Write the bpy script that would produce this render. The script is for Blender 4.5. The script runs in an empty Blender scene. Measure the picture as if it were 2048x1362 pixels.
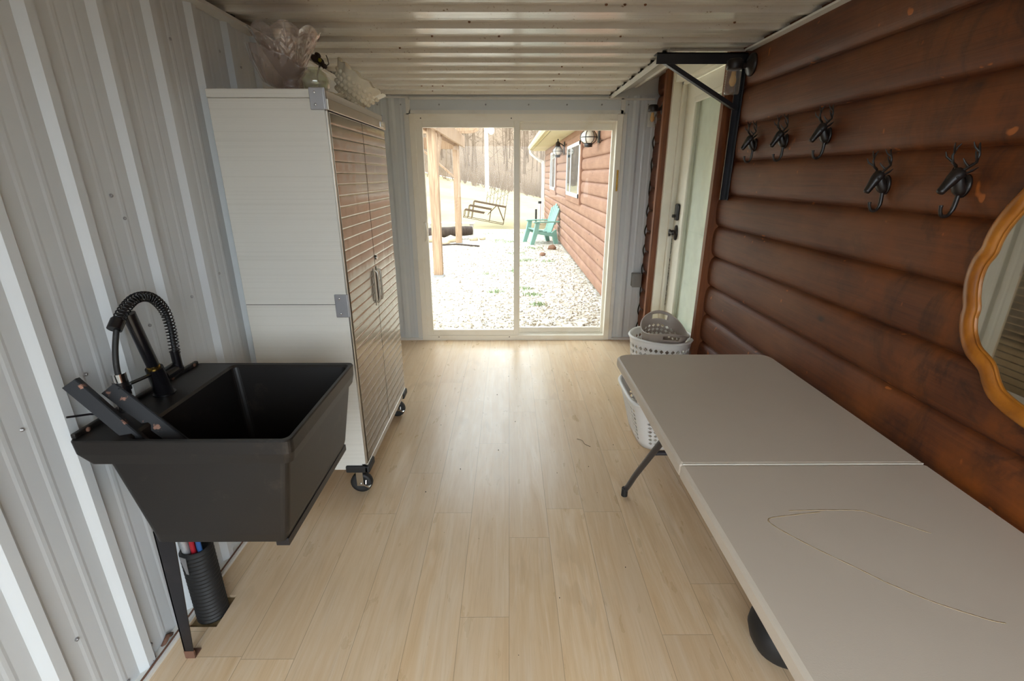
import bpy, bmesh, math, random
from mathutils import Vector, Matrix, noise as mnoise
random.seed(7)
S = bpy.context.scene
COL = S.collection
R = math.radians
PI = math.pi

# ------------------------------------------------------------------ materials
def lin(c):
    if isinstance(c, str):
        c = c.lstrip('#'); c = [int(c[i:i + 2], 16) / 255 for i in (0, 2, 4)]
    return [x / 12.92 if x <= .04045 else ((x + .055) / 1.055) ** 2.4 for x in c[:3]] + [1.0]

class Nodes:
    def __init__(s, name):
        s.m = bpy.data.materials.new(name); s.m.use_nodes = True
        s.t = s.m.node_tree; s.t.nodes.clear()
        s.out = s.t.nodes.new('ShaderNodeOutputMaterial')
    def n(s, typ, ins=None, **at):
        d = s.t.nodes.new('ShaderNode' + typ)
        for k, v in at.items(): setattr(d, k, v)
        for k, v in (ins or {}).items(): s.put(d.inputs[k], v)
        return d
    def put(s, sock, v):
        if hasattr(v, 'is_output') or isinstance(v, bpy.types.NodeSocket): s.t.links.new(v, sock)
        elif isinstance(v, bpy.types.Node): s.t.links.new(v.outputs[0], sock)
        else: sock.default_value = v
    def obj(s, scale=(1, 1, 1), loc=(0, 0, 0), rot=(0, 0, 0)):
        tc = s.n('TexCoord')
        mp = s.n('Mapping', {'Vector': tc.outputs['Object'], 'Scale': scale, 'Location': loc, 'Rotation': rot})
        return mp.outputs[0]
    def noise(s, vec, scale=5., detail=4., rough=.55, dist=0.):
        return s.n('TexNoise', {'Vector': vec, 'Scale': scale, 'Detail': detail, 'Roughness': rough, 'Distortion': dist}).outputs['Fac']
    def ramp(s, fac, stops, interp='LINEAR'):
        r = s.n('ValToRGB', {'Fac': fac}); cr = r.color_ramp; cr.interpolation = interp
        while len(cr.elements) < len(stops): cr.elements.new(.5)
        for e, (p, c) in zip(cr.elements, stops):
            e.position = p; e.color = (c, c, c, 1) if isinstance(c, (int, float)) else lin(c)
        return r.outputs[0]
    def mix(s, fac, a, b, mode='MIX'):
        m = s.n('Mix', data_type='RGBA', blend_type=mode)
        for i, v in ((0, fac), (6, a), (7, b)):
            if isinstance(v, str): v = lin(v)
            s.put(m.inputs[i], v)
        return m.outputs[2]
    def math(s, op, a, b=0., c=0.):
        return s.n('Math', {0: a, 1: b, 2: c}, operation=op).outputs[0]
    def bump(s, h, strength=.3, dist=.01):
        return s.n('Bump', {'Height': h, 'Strength': strength, 'Distance': dist}).outputs[0]
    def bsdf(s, color, rough=.5, metal=0., normal=None, **kw):
        if isinstance(color, str): color = lin(color)
        ins = {'Base Color': color, 'Roughness': rough, 'Metallic': metal}
        if normal is not None: ins['Normal'] = normal
        ins.update(kw)
        b = s.n('BsdfPrincipled', ins)
        s.t.links.new(b.outputs[0], s.out.inputs[0]); return s.m
    def surf(s, sh):
        s.put(s.out.inputs[0], sh); return s.m

def plain(name, color, rough=.5, metal=0., var=.12, scale=14., bump=0., bscale=120., **kw):
    """a solid colour with a little wear: soft brightness variation and optional grain"""
    k = Nodes(name); v = k.obj()
    f = k.noise(v, scale, 5)
    c = lin(color); d = [x * (1 - var) for x in c[:3]] + [1]; e = [min(1, x * (1 + var)) for x in c[:3]] + [1]
    col = k.mix(f, d, e)
    nrm = k.bump(k.noise(v, bscale, 2), bump, .004) if bump else None
    return k.bsdf(col, rough, metal, nrm, **kw)

def mk_painted(name, color, dirt, rough=.3, amt=.35, spots=0.0):
    k = Nodes(name); v = k.obj()
    f = k.ramp(k.noise(v, 3.5, 6, .65), [(.52, 0.), (.78, amt)])
    col = k.mix(f, color, dirt)
    if spots:
        s1 = k.ramp(k.noise(k.obj((1.2, 5, 5)), 6., 3), [(.5, 0.), (.62, 1.)])
        s2 = k.ramp(k.noise(v, 85., 2), [(.63, 0.), (.72, 1.)])
        col = k.mix(k.math('MULTIPLY', k.math('MULTIPLY', s1, s2), spots), col, '#7a5a34')
    return k.bsdf(col, rough)

def mk_log(name, base, light, dark, stain, worn, rough=.42, wear=1.0):
    k = Nodes(name)
    g = k.noise(k.obj((14, 1.1, 34)), 2.2, 8, .6, .6)
    fine = k.noise(k.obj((60, 2.5, 150)), 2., 3, .5)
    blot = k.noise(k.obj((1, .8, 1.6)), 2.6, 4, .6)
    col = k.mix(k.ramp(g, [(.35, 0.), (.7, 1.)]), dark, base)
    col = k.mix(k.ramp(blot, [(.42, 0.), (.72, .8)]), col, light)
    col = k.mix(k.ramp(fine, [(.5, 0.), (.75, .28)]), col, dark)
    # knots
    vo = k.n('TexVoronoi', {'Vector': k.obj((1, 1.0, 1.9)), 'Scale': 2.6, 'Randomness': 1.})
    col = k.mix(k.ramp(vo.outputs['Distance'], [(.03, .9), (.065, .35), (.1, 0.)]), col, '#24130b')
    # dark water stains, and worn orange patches towards the near end of the wall
    tc = k.n('TexCoord'); sep = k.n('SeparateXYZ', {0: tc.outputs['Object']})
    near = k.n('MapRange', {0: sep.outputs[1], 1: 2.1, 2: 1.1, 3: 0., 4: 1.}).outputs[0]
    st = k.ramp(k.noise(k.obj((1, 2.2, 1.5), (3, 1, 0)), 2.3, 6, .62, .8), [(.49, 0.), (.56, .75), (.64, .0)])
    col = k.mix(k.math('MULTIPLY', st, k.math('MULTIPLY', near, wear)), col, stain)
    wn = k.ramp(k.noise(k.obj((1, 1.7, 1.1), (0, 4, 2)), 3., 5, .6), [(.44, 0.), (.64, .75)])
    col = k.mix(k.math('MULTIPLY', wn, k.math('MULTIPLY', near, wear)), col, worn)
    sc = k.ramp(k.noise(k.obj((30, 9, 5), (2, 2, 2)), 1.6, 2, .5), [(.70, 0.), (.73, 1.)])
    col = k.mix(k.math('MULTIPLY', sc, .8 * wear), col, '#b5662a')
    nrm = k.bump(k.math('ADD', k.math('MULTIPLY', g, .6), fine), .25, .003)
    return k.bsdf(col, rough, 0., nrm, **{'Specular IOR Level': .45})

def mk_floor():
    k = Nodes('light oak vinyl plank'); tc = k.n('TexCoord'); sp = k.n('SeparateXYZ', {0: tc.outputs['Object']})
    W, Ln = .183, 1.22
    xs = k.math('DIVIDE', k.math('ADD', sp.outputs[0], 10 * W + .003), W)
    ix = k.math('FLOOR', xs); fx = k.math('FRACT', xs)
    w1 = k.n('TexWhiteNoise', {'W': ix}, noise_dimensions='1D').outputs['Value']
    ys = k.math('ADD', k.math('DIVIDE', sp.outputs[1], Ln), k.math('ADD', k.math('MULTIPLY', w1, 3.7), 20.))
    iy = k.math('FLOOR', ys); fy = k.math('FRACT', ys)
    cell = k.n('CombineXYZ', {0: ix, 1: iy}).outputs[0]
    rnd = k.n('TexWhiteNoise', {'Vector': cell}, noise_dimensions='2D')
    off = k.n('VectorMath', {0: rnd.outputs['Color'], 1: (9, 9, 9)}, operation='MULTIPLY').outputs[0]
    def vec(sc):
        a = k.n('VectorMath', {0: tc.outputs['Object'], 1: sc}, operation='MULTIPLY').outputs[0]
        return k.n('VectorMath', {0: a, 1: off}, operation='ADD').outputs[0]
    g1 = k.noise(vec((13, 1.0, 1)), 1.7, 7, .6, 1.2)
    g2 = k.noise(vec((75, 3.2, 1)), 1.6, 4, .6, .3)
    big = k.noise(vec((3.5, .8, 1)), 1.3, 3)
    rings = k.n('TexWave', {'Vector': vec((4.2, .55, 1)), 'Scale': 2.4, 'Distortion': 7., 'Detail': 2., 'Detail Scale': 1.2}, wave_type='RINGS').outputs['Fac']
    col = k.ramp(g1, [(.3, '#cfae86'), (.5, '#d8bc98'), (.7, '#e0caae')])
    col = k.mix(k.ramp(big, [(.4, 0.), (.7, .5)]), col, '#d4bea1')
    col = k.mix(k.ramp(g2, [(.52, 0.), (.7, .30)]), col, '#b89c78')
    kn = k.ramp(k.noise(vec((3.2, 1.5, 1)), 1.5, 1), [(.56, 0.), (.7, 1.)])
    col = k.mix(k.math('MULTIPLY', kn, k.ramp(rings, [(.45, 0.), (.8, .18)])), col, '#9d8160')
    col = k.mix(k.ramp(rnd.outputs['Value'], [(0., .0), (1., .22)]), col, '#b59a7c')
    sx = k.math('LESS_THAN', k.math('MINIMUM', fx, k.math('SUBTRACT', 1., fx)), .006)
    sy = k.math('LESS_THAN', k.math('MINIMUM', fy, k.math('SUBTRACT', 1., fy)), .0008)
    seam = k.math('MAXIMUM', sx, sy)
    col = k.mix(k.math('MULTIPLY', seam, .55), col, '#7d664b')
    yel = k.ramp(k.noise(k.obj((1, .6, 1)), 1.6, 3), [(.5, 0.), (.75, .2)])
    col = k.mix(yel, col, '#cfae78')
    rg = k.math('ADD', .22, k.math('MULTIPLY', k.noise(vec((6, 2, 1)), 3.), .16))
    nrm = k.bump(k.math('SUBTRACT', k.math('MULTIPLY', g2, .5), seam), .12, .002)
    return k.bsdf(col, rg, 0., nrm)

def mk_glass(name, tint=(.97, .985, .975, 1), rough=.0, refl=1.0, bump=0., bump_mix=.22):
    k = Nodes(name)
    fc = k.n('LayerWeight', {'Blend': .5}).outputs['Facing']
    fr = k.math('ADD', .04, k.math('MULTIPLY', k.math('POWER', fc, 5.), .9))
    if bump:
        nb = k.bump(k.noise(k.obj(), bump, 2), .15, .006)
    tr = k.n('BsdfTransparent', {'Color': tint}); gl = k.n('BsdfGlossy', {'Color': (1, 1, 1, 1), 'Roughness': rough})
    if bump:
        k.put(gl.inputs['Normal'], nb)
        df = k.n('BsdfDiffuse', {'Color': (.80, .75, .72, 1)}); tr = k.n('MixShader', {0: bump_mix, 1: tr.outputs[0], 2: df.outputs[0]})
    m = k.n('MixShader', {0: k.math('MULTIPLY', fr, refl), 1: tr.outputs[0], 2: gl.outputs[0]})
    return k.surf(m.outputs[0])

def mk_cutglass(name, tint, rough=.08):
    return mk_glass(name, lin(tint), rough, 2.6, 20., .13)

def mk_wood(name, a, b, c, rough=.5, sc=(16, 16, 1.2), bump=.2):
    k = Nodes(name)
    g = k.noise(k.obj(sc), 2., 7, .6, .8); f = k.noise(k.obj([x * 4 for x in sc]), 2., 3)
    col = k.ramp(g, [(.3, a), (.52, b), (.72, c)])
    col = k.mix(k.ramp(f, [(.5, 0.), (.75, .3)]), col, a)
    return k.bsdf(col, rough, 0., k.bump(f, bump, .003))

def mk_steel():
    k = Nodes('stainless door steel')
    f = k.noise(k.obj((40, 4, 260)), 2., 2)
    sm = k.noise(k.obj((1, 6, 2)), 3., 4)
    col = k.mix(k.ramp(sm, [(.4, 0.), (.75, .3)]), '#857c70', '#746b5d')
    nrm = k.bump(k.noise(k.obj((1, 5., 2.2)), 2., 1), .10, .02)
    return k.bsdf(col, k.math('ADD', .13, k.math('MULTIPLY', sm, .08)), 1., nrm)

def mk_side():
    k = Nodes('pale fine-ribbed cabinet steel')
    tc = k.n('TexCoord'); sp = k.n('SeparateXYZ', {0: tc.outputs['Object']})
    w = k.math('SINE', k.math('MULTIPLY', sp.outputs[2], 2 * PI / .0085))
    ln = k.ramp(k.noise(k.obj((.3, .3, 60)), 2., 2), [(.5, 0.), (.75, .22)])
    col = k.mix(ln, '#d6d3ca', '#b3aea2')
    return k.bsdf(col, .45, 0., k.bump(w, .10, .001))

def mk_gravel(name, small=False):
    k = Nodes(name); v = k.obj()
    vo = k.n('TexVoronoi', {'Vector': v, 'Scale': 26.}); wn = k.n('TexWhiteNoise', {'Vector': vo.outputs['Color']})
    col = k.ramp(wn.outputs['Value'], [(0., '#857663'), (.3, '#b3a692'), (.65, '#cfc8ba'), (1., '#e4e0d8')])
    dirt = k.ramp(k.noise(v, .9, 5, .6), [(.48, 0.), (.7, .55)])
    col = k.mix(dirt, col, '#958163')
    return k.bsdf(col, .9, 0., k.bump(vo.outputs['Distance'], .8, .02))

def mk_patchy(name, cols, scale, rough=.95, bump=.5):
    k = Nodes(name); v = k.obj()
    f = k.noise(v, scale, 8, .65)
    st = [(.3 + .4 * i / max(1, len(cols) - 1), c) for i, c in enumerate(cols)]
    f2 = k.noise(v, scale * 9, 3)
    col = k.mix(k.ramp(f2, [(.5, 0.), (.8, .45)]), k.ramp(f, st), cols[0])
    return k.bsdf(col, rough, 0., k.bump(f2, bump, .05))

def mk_table():
    k = Nodes('taupe moulded tabletop plastic'); v = k.obj()
    grain = k.noise(k.obj((260, 260, 40)), 1.6, 3)
    sm = k.noise(v, 2.4, 4)
    col = k.mix(sm, '#c9bdae', '#beb2a3')
    return k.bsdf(col, .42, 0., k.bump(grain, .12, .0015))

def mk_black(name, col='#17161a', rough=.45, wear='#5a524a', amt=.35):
    k = Nodes(name); v = k.obj()
    f = k.ramp(k.noise(v, 9., 8, .7), [(.58, 0.), (.72, amt)])
    return k.bsdf(k.mix(f, col, wear), rough, 0., k.bump(k.noise(v, 220., 2), .15, .001))

def mk_rusty(name):
    k = Nodes(name); v = k.obj()
    f = k.ramp(k.noise(v, 22., 5, .6), [(.62, 0.), (.66, 1.)])
    g = k.noise(v, 90., 3)
    return k.bsdf(k.mix(f, '#141418', k.mix(g, '#6e3a22', '#b98f7a')), .55, **{'Specular IOR Level': .3})

M = {}
M['white_metal'] = mk_painted('white ribbed wall steel', '#cfd3d5', '#b9b4a6', .28, .12)
M['ceil_metal'] = mk_painted('white ribbed ceiling steel with fly specks', '#d6d1c8', '#b8a98f', .19, .35, .85)
M['trim_white'] = mk_painted('white trim steel', '#dedcd6', '#a89f8c', .35, .35)
M['vinyl'] = mk_painted('warm white vinyl frame', '#efe9db', '#d8c9a8', .35, .45)
M['door_white'] = mk_painted('cream white door paint', '#e6e2d4', '#c9bd9f', .38, .35)
M['grime'] = plain('dark grime', '#2a2419', .9)
M['log'] = mk_log('dark stained log siding', '#693618', '#784726', '#4e250f', '#2a150b', '#8a470f', .58)
M['log_out'] = mk_log('weathered red log siding', '#926a53', '#9d775f', '#7f5a47', '#63473a', '#926a53', .65, 0.)
M['board'] = mk_wood('stained trim board', '#55290f', '#74401c', '#854d26', .5)
M['oakframe'] = mk_wood('honey oak', '#7d450f', '#a8651b', '#b87526', .3, (18, 3, 3), .1)
M['floor'] = mk_floor()
M['glass'] = mk_glass('clear window glass', refl=.2)
M['jar'] = mk_glass('clear jar glass', (.97, .96, .93, 1), .04, 1.6, 30., .10)
M['cut'] = mk_cutglass('cut glass', '#e9dfda')
M['green_glass'] = mk_cutglass('faint green glass', '#eef0e0')
M['milk'] = plain('milk glass', '#e8dfc8', .22, 0, .05)
M['mirror'] = plain('silvered mirror', '#d9dad4', .02, 1., .02)
M['steel'] = mk_steel()
M['steel_flat'] = plain('brushed steel', '#b3aca0', .33, 1., .08)
M['chrome'] = plain('chrome', '#d8d8d8', .12, 1., .04)
M['galv'] = plain('zinc plated bracket', '#a9a8aa', .38, .7, .1)
M['side'] = mk_side()
M['black_plastic'] = mk_black('black moulded tub plastic', '#15110f', .42, '#4a4038', .4)
M['black_paint'] = mk_black('black painted steel', '#141318', .35, '#3a3436', .3)
M['black_gloss'] = mk_black('black faucet finish', '#121114', .22, '#2a2828', .2)
M['rubber'] = mk_black('black rubber', '#1b1a1a', .6, '#55504a', .5)
M['rusty'] = mk_rusty('black paint chipped to rust')
M['rust'] = plain('bare rusty primer', '#6a4a3a', .8, 0, .3, 60)
M['bronze'] = mk_black('dark bronze', '#231c1a', .38, '#54483f', .45)
M['iron'] = mk_black('cast iron', '#1d1715', .36, '#453a34', .5)
M['taupe'] = plain('taupe basket plastic', '#a2968c', .45, 0, .04)
M['white_plastic'] = plain('white basket plastic', '#e6e5e2', .4, 0, .03)
M['table'] = mk_table()
M['seam_highlight'] = plain('pale seam highlight', '#d9d2c4', .4)
M['tan_stain'] = plain('dried tan spill', '#b09a78', .5)
M['leg_grey'] = plain('dark grey powder coat', '#2e2e33', .4, .2)
M['grey_box'] = plain('grey outlet box', '#8b8b88', .5, .3)
M['bulb'] = plain('amber bulb glass', '#d8a85a', .2)
M['red'] = plain('red water line', '#b02232', .35)
M['blue'] = plain('blue water line', '#2d5f9e', .35)
M['braid'] = plain('braided hose', '#b9bcc0', .4, .5, .25, 200)
M['brass'] = plain('brass collar', '#c9a050', .25, 1.)
M['ply'] = mk_wood('rough subfloor', '#5b4a33', '#7a6748', '#8d7a58', .9, (8, 8, 8))
M['pane_backing'] = plain('pale door blind', '#dfe2d6', .55)
M['greychair'] = plain('green resin', '#74998b', .45, 0, .08)
M['post'] = mk_wood('weathered cedar post', '#876a53', '#a08468', '#b4987b', .8)
M['gravel'] = mk_gravel('pale gravel')
M['low_bounce_ground'] = mk_patchy('dark unseen ground', ['#3b3630', '#4a443b', '#575046'], .8)  # for the unseen ground, darkened to weaken light bounced onto the ceiling
M['stone'] = mk_gravel('gravel stone')
M['rock'] = plain('pale rock', '#c9b99d', .9, 0, .3, 6, .6, 30)
M['brownrock'] = plain('brown rock', '#7d5a44', .9, 0, .3, 9)
M['lawn'] = mk_patchy('dormant lawn', ['#746f4b', '#8f7f5c', '#9c8a68'], .35)
M['wood_floor'] = mk_patchy('leaf covered hillside', ['#5d4c3c', '#6f5b48', '#806a54'], .12)
M['twig'] = mk_patchy('bare twigs', ['#665444', '#756250', '#86725e'], .5)
M['weed'] = plain('weed leaves', '#84966a', .8, 0, .3)
M['bark'] = mk_wood('dark bark', '#2c221b', '#40332a', '#5b4a3c', .9)
M['pole'] = plain('pale utility pole', '#c4bdb2', .8)
M['soffit'] = plain('cream soffit', '#c9bc93', .6)
M['roof'] = plain('brown shingle', '#6a5c50', .9)
M['win_dark'] = plain('dark window glass', '#3c4448', .03, 0., .05)
M['rustbar'] = plain('rusty metal bar', '#5b4632', .8, .2)
M['leaf'] = plain('dark dried leaf', '#2c1b0c', .6, 0, .4, 40)
M['yellow'] = plain('dull yellow', '#8f8420', .6)
M['lantern_glass'] = plain('frosted lantern glass', '#cfc8ba', .25)

# ------------------------------------------------------------------ geometry
class MB:
    """collects shapes in world coordinates; build() links them as one mesh object"""
    def __init__(s): s.bm = bmesh.new(); s.mi = 0
    def poly(s, vs, faces, smooth=False):
        bv = [s.bm.verts.new(v) for v in vs]
        for f in faces:
            try:
                fc = s.bm.faces.new([bv[i] for i in f]); fc.smooth = smooth; fc.material_index = s.mi
            except ValueError: pass
        return bv
    def box(s, x0, x1, y0, y1, z0, z1, b=0., seg=2, M4=None):
        t = bmesh.new()
        bmesh.ops.create_cube(t, size=1)
        for v in t.verts:
            v.co = Vector(((x0 + x1) / 2 + v.co.x * (x1 - x0), (y0 + y1) / 2 + v.co.y * (y1 - y0), (z0 + z1) / 2 + v.co.z * (z1 - z0)))
        if b: bmesh.ops.bevel(t, geom=list(t.edges), offset=b, segments=seg, affect='EDGES', profile=.5)
        s.merge(t, M4, smooth=False); return s
    def merge(s, t, M4=None, smooth=None):
        mp = {}
        for v in t.verts: mp[v] = s.bm.verts.new(M4 @ v.co if M4 else v.co)
        for f in t.faces:
            try:
                n = s.bm.faces.new([mp[v] for v in f.verts]); n.smooth = f.smooth if smooth is None else smooth; n.material_index = s.mi
            except ValueError: pass
        t.free()
    def tube(s, pts, r, n=10, closed=False, cap=True, flat=1., smooth=True):
        pts = [Vector(p) for p in pts]; N = len(pts)
        rs = r if isinstance(r, (list, tuple)) else [r] * N
        d0 = (pts[1] - pts[0]).normalized()
        up = Vector((0, 0, 1)) if abs(d0.z) < .9 else Vector((1, 0, 0))
        a = d0.cross(up).normalized(); rings = []
        for i, p in enumerate(pts):
            if closed: d = pts[(i + 1) % N] - pts[i - 1]
            else: d = pts[min(i + 1, N - 1)] - pts[max(i - 1, 0)]
            d.normalize(); a = (a - d * a.dot(d)).normalized(); b = d.cross(a)
            rings.append([s.bm.verts.new(p + (a * math.cos(2 * PI * k / n) + b * math.sin(2 * PI * k / n) * flat) * rs[i]) for k in range(n)])
        pr = list(zip(rings, rings[1:])) + ([(rings[-1], rings[0])] if closed else [])
        for A, B in pr:
            for k in range(n):
                f = s.bm.faces.new((A[k], A[(k + 1) % n], B[(k + 1) % n], B[k])); f.smooth = smooth; f.material_index = s.mi
        if cap and not closed:
            for rg, rev in ((rings[0], True), (rings[-1], False)):
                rg = [s.bm.verts.new(v.co) for v in rg]
                f = s.bm.faces.new(list(reversed(rg)) if rev else rg); f.material_index = s.mi
        return s
    def lathe(s, prof, c=(0, 0, 0), n=24, M4=None, mod=None, smooth=True):
        c = Vector(c); rings = []
        for i, (r, z) in enumerate(prof):
            ring = []
            for k in range(n):
                th = 2 * PI * k / n; q = mod(th, i, r, z) if mod else (r, z)
                p = Vector((q[0] * math.cos(th), q[0] * math.sin(th), q[1]))
                ring.append(s.bm.verts.new((M4 @ p if M4 else p) + c))
            rings.append(ring)
        for A, B in zip(rings, rings[1:]):
            for k in range(n):
                f = s.bm.faces.new((A[k], A[(k + 1) % n], B[(k + 1) % n], B[k])); f.smooth = smooth; f.material_index = s.mi
        for rg, rev in ((rings[0], True), (rings[-1], False)):
            if (rg[0].co - rg[n // 2].co).length > 1e-5:
                rg = [s.bm.verts.new(v.co) for v in rg]
                f = s.bm.faces.new(list(reversed(rg)) if rev else rg); f.material_index = s.mi
        return s
    def loops(s, loops, smooth=False, cap0=False, cap1=False):
        L = [[s.bm.verts.new(p) for p in lp] for lp in loops]; n = len(L[0])
        for A, B in zip(L, L[1:]):
            for k in range(n):
                f = s.bm.faces.new((A[k], A[(k + 1) % n], B[(k + 1) % n], B[k])); f.smooth = smooth; f.material_index = s.mi
        if cap0: s.bm.faces.new(list(reversed(L[0]))).material_index = s.mi
        if cap1: s.bm.faces.new(L[-1]).material_index = s.mi
        return s
    def sphere(s, c, r, sub=2, sc=(1, 1, 1), M4=None):
        t = bmesh.new(); bmesh.ops.create_icosphere(t, subdivisions=sub, radius=r)
        for v in t.verts: v.co = Vector((v.co.x * sc[0], v.co.y * sc[1], v.co.z * sc[2]))
        for f in t.faces: f.smooth = True
        s.merge(t, Matrix.Translation(c) @ (M4 or Matrix())); return s
    def bar(s, p0, p1, w, h, up=(0, 0, 1)):
        p0, p1 = Vector(p0), Vector(p1); d = (p1 - p0).normalized(); u = Vector(up)
        a = d.cross(u).normalized() * w / 2; b = a.cross(d).normalized() * h / 2
        s.loops([[p + a + b, p - a + b, p - a - b, p + a - b] for p in (p0, p1)], cap0=True, cap1=True); return s
    def build(s, name, mat, parent=None, origin=None, mods=()):
        bmesh.ops.recalc_face_normals(s.bm, faces=list(s.bm.faces))
        me = bpy.data.meshes.new(name)
        if parent is not None: o0 = ORG[parent.name]
        else:
            if origin is None:
                xs = [v.co for v in s.bm.verts]
                origin = ((min(v.x for v in xs) + max(v.x for v in xs)) / 2, (min(v.y for v in xs) + max(v.y for v in xs)) / 2, min(v.z for v in xs))
            o0 = Vector(origin)
        for v in s.bm.verts: v.co -= o0
        s.bm.to_mesh(me); s.bm.free()
        for m in (mat if isinstance(mat, (list, tuple)) else [mat]): me.materials.append(M[m] if isinstance(m, str) else m)
        o = bpy.data.objects.new(name, me); COL.objects.link(o); ORG[o.name] = Vector(o0)
        if parent is not None: o.parent = parent
        else: o.location = o0
        for m in mods: m(o)
        return o
ORG = {}
def solid(t, off=0.):
    def f(o):
        m = o.modifiers.new('thick', 'SOLIDIFY'); m.thickness = t; m.offset = off
    return f
def subsurf(n):
    def f(o):
        m = o.modifiers.new('sub', 'SUBSURF'); m.levels = n; m.render_levels = n
    return f
def rr(x0, x1, y0, y1, r, z, n=5):
    """rounded rectangle loop at height z"""
    out = []
    for cx, cy, a0 in ((x1 - r, y1 - r, 0), (x0 + r, y1 - r, 90), (x0 + r, y0 + r, 180), (x1 - r, y0 + r, 270)):
        for i in range(n + 1):
            a = R(a0 + 90 * i / n); out.append((cx + r * math.cos(a), cy + r * math.sin(a), z))
    return out
def tag(o, label, cat, group=None, kind=None):
    o['label'] = label; o['category'] = cat
    if group: o['group'] = group
    if kind: o['kind'] = kind
    return o
def thing(name, label, cat, loc, group=None, kind=None):
    o = bpy.data.objects.new(name, None); COL.objects.link(o); o.location = loc; o.empty_display_size = .05
    ORG[o.name] = Vector(loc); return tag(o, label, cat, group, kind)
def struct(o, label, cat): return tag(o, label, cat, None, 'structure')
def copy_tree(o, parent=None):
    c = o.copy(); COL.objects.link(c); ORG[c.name] = Vector(ORG[o.name])
    if parent is not None: c.parent = parent
    for ch in [x for x in list(COL.objects) if x.parent == o]: copy_tree(ch, c)
    return c

def resample(P, n):
    P = [Vector(p) for p in P]; out = []
    for i in range(n):
        t = i / (n - 1) * (len(P) - 1); k = min(int(t), len(P) - 2); u = t - k
        p0, p1, p2, p3 = P[max(k - 1, 0)], P[k], P[k + 1], P[min(k + 2, len(P) - 1)]
        out.append(.5 * ((2 * p1) + (p2 - p0) * u + (2 * p0 - 5 * p1 + 4 * p2 - p3) * u * u + (3 * p1 - p0 - 3 * p2 + p3) * u ** 3))
    return out

# ------------------------------------------------------------------ room dimensions (metres)
XL, XR, YB, YF, H = -1.215, 1.30, 4.55, -.75, 2.215
PER = .242

def ribs(lo, hi, c0, per=PER, big=.019):
    """ribbed sheet profile: list of (s, height)"""
    pts = [(lo, 0.)]; k = math.floor((lo - c0) / per)
    while True:
        c = c0 + k * per; k += 1
        if c - per / 2 > hi: break
        for ds, h in ((-.034, 0), (-.014, big), (.014, big), (.034, 0)): pts.append((c + ds, h))
        for cc in (c + per * .36, c + per * .64):
            for ds, h in ((-.013, 0), (-.005, .0015), (.005, .0015), (.013, 0)): pts.append((cc + ds, h))
    pts = [p for p in pts if lo <= p[0] <= hi]; pts.sort()
    if pts[-1][0] < hi: pts.append((hi, 0.))
    return pts
def sheet(mb, prof, f):
    """f(s, h, e) -> point, e = 0/1 the two ends"""
    vs = []; fs = []
    for s_, h in prof: vs += [f(s_, h, 0), f(s_, h, 1)]
    for i in range(len(prof) - 1): fs.append((2 * i, 2 * i + 2, 2 * i + 3, 2 * i + 1))
    mb.poly(vs, fs)

# floor, with the square cut-out for the drain left in
mb = MB()
hx0, hx1, hy0, hy1 = -1.175, -1.072, 1.315, 1.455
xs = [-1.19, hx0, hx1, 1.45]; ys = [YF - .1, hy0, hy1, YB + .12]
for i in range(3):
    for j in range(3):
        if i == 1 and j == 1: continue
        mb.box(xs[i], xs[i + 1], ys[j], ys[j + 1], -.05, 0)
fl = struct(mb.build('floor', 'floor', origin=(0, 0, 0)), 'light oak vinyl plank floor running to the glass door', 'floor')
mb = MB().box(hx0, hx1, hy0, hy1, -.045, -.012)
mb.build('subfloor_patch', 'ply', fl)

# left wall
mb = MB(); sheet(mb, ribs(YF, YB, 1.168), lambda s_, h, e: (XL + h, s_, [.0, 2.47][e]))
mb.mi = 1
for y, z in ((.93, .92), (1.06, .96), (1.27, 1.02), (1.55, 1.08), (1.79, 1.12), (1.99, 1.17), (1.0, .33), (1.20, .06), (1.33, .06), (1.53, 1.5), (1.98, 2.02), (2.13, 2.04), (2.3, 2.05), (2.46, 2.02), (1.36, 2.08), (.9, 1.55), (1.56, 1.43), (1.09, .04), (.98, .05)):
    M4 = Matrix.Translation((XL, y, z)) @ Matrix.Rotation(R(90), 4, 'Y')
    mb.lathe([(.0055, 0), (.0055, .0015), (.0036, .002), (.0036, .005), (0, .0055)], n=8, M4=M4)
mb.mi = 2
for a, b, z0, z1 in ((1.225, 1.29, 0, .028), (1.145, 1.2, 0, .02)): mb.tube([(XL + .004, a, z0), (XL + .012, (a + b) / 2, z0 + z1), (XL + .004, b, z0)], .008, 6)
wl = struct(mb.build('wall_left', ['white_metal', 'galv', 'rust'], origin=(XL, 1.6, 0), mods=[solid(.004, 1 if False else -1)]), 'white ribbed steel wall behind the black sink', 'wall')
mb = MB().box(XL, -1.178, YF, 2.0, 0, .012).box(XL, -1.18, 2.0, YB, 0, .012); mb.mi = 1
mb.tube([(XL + .024, YF + .25 * i, .013 + .003 * (i % 2)) for i in range(24)], .0035, 5)
struct(mb.build('baseboard_left', ['trim_white', 'rust'], origin=(XL, 1.6, 0)), 'flat white angle trim with rusty edge along the ribbed wall foot', 'trim')

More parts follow.
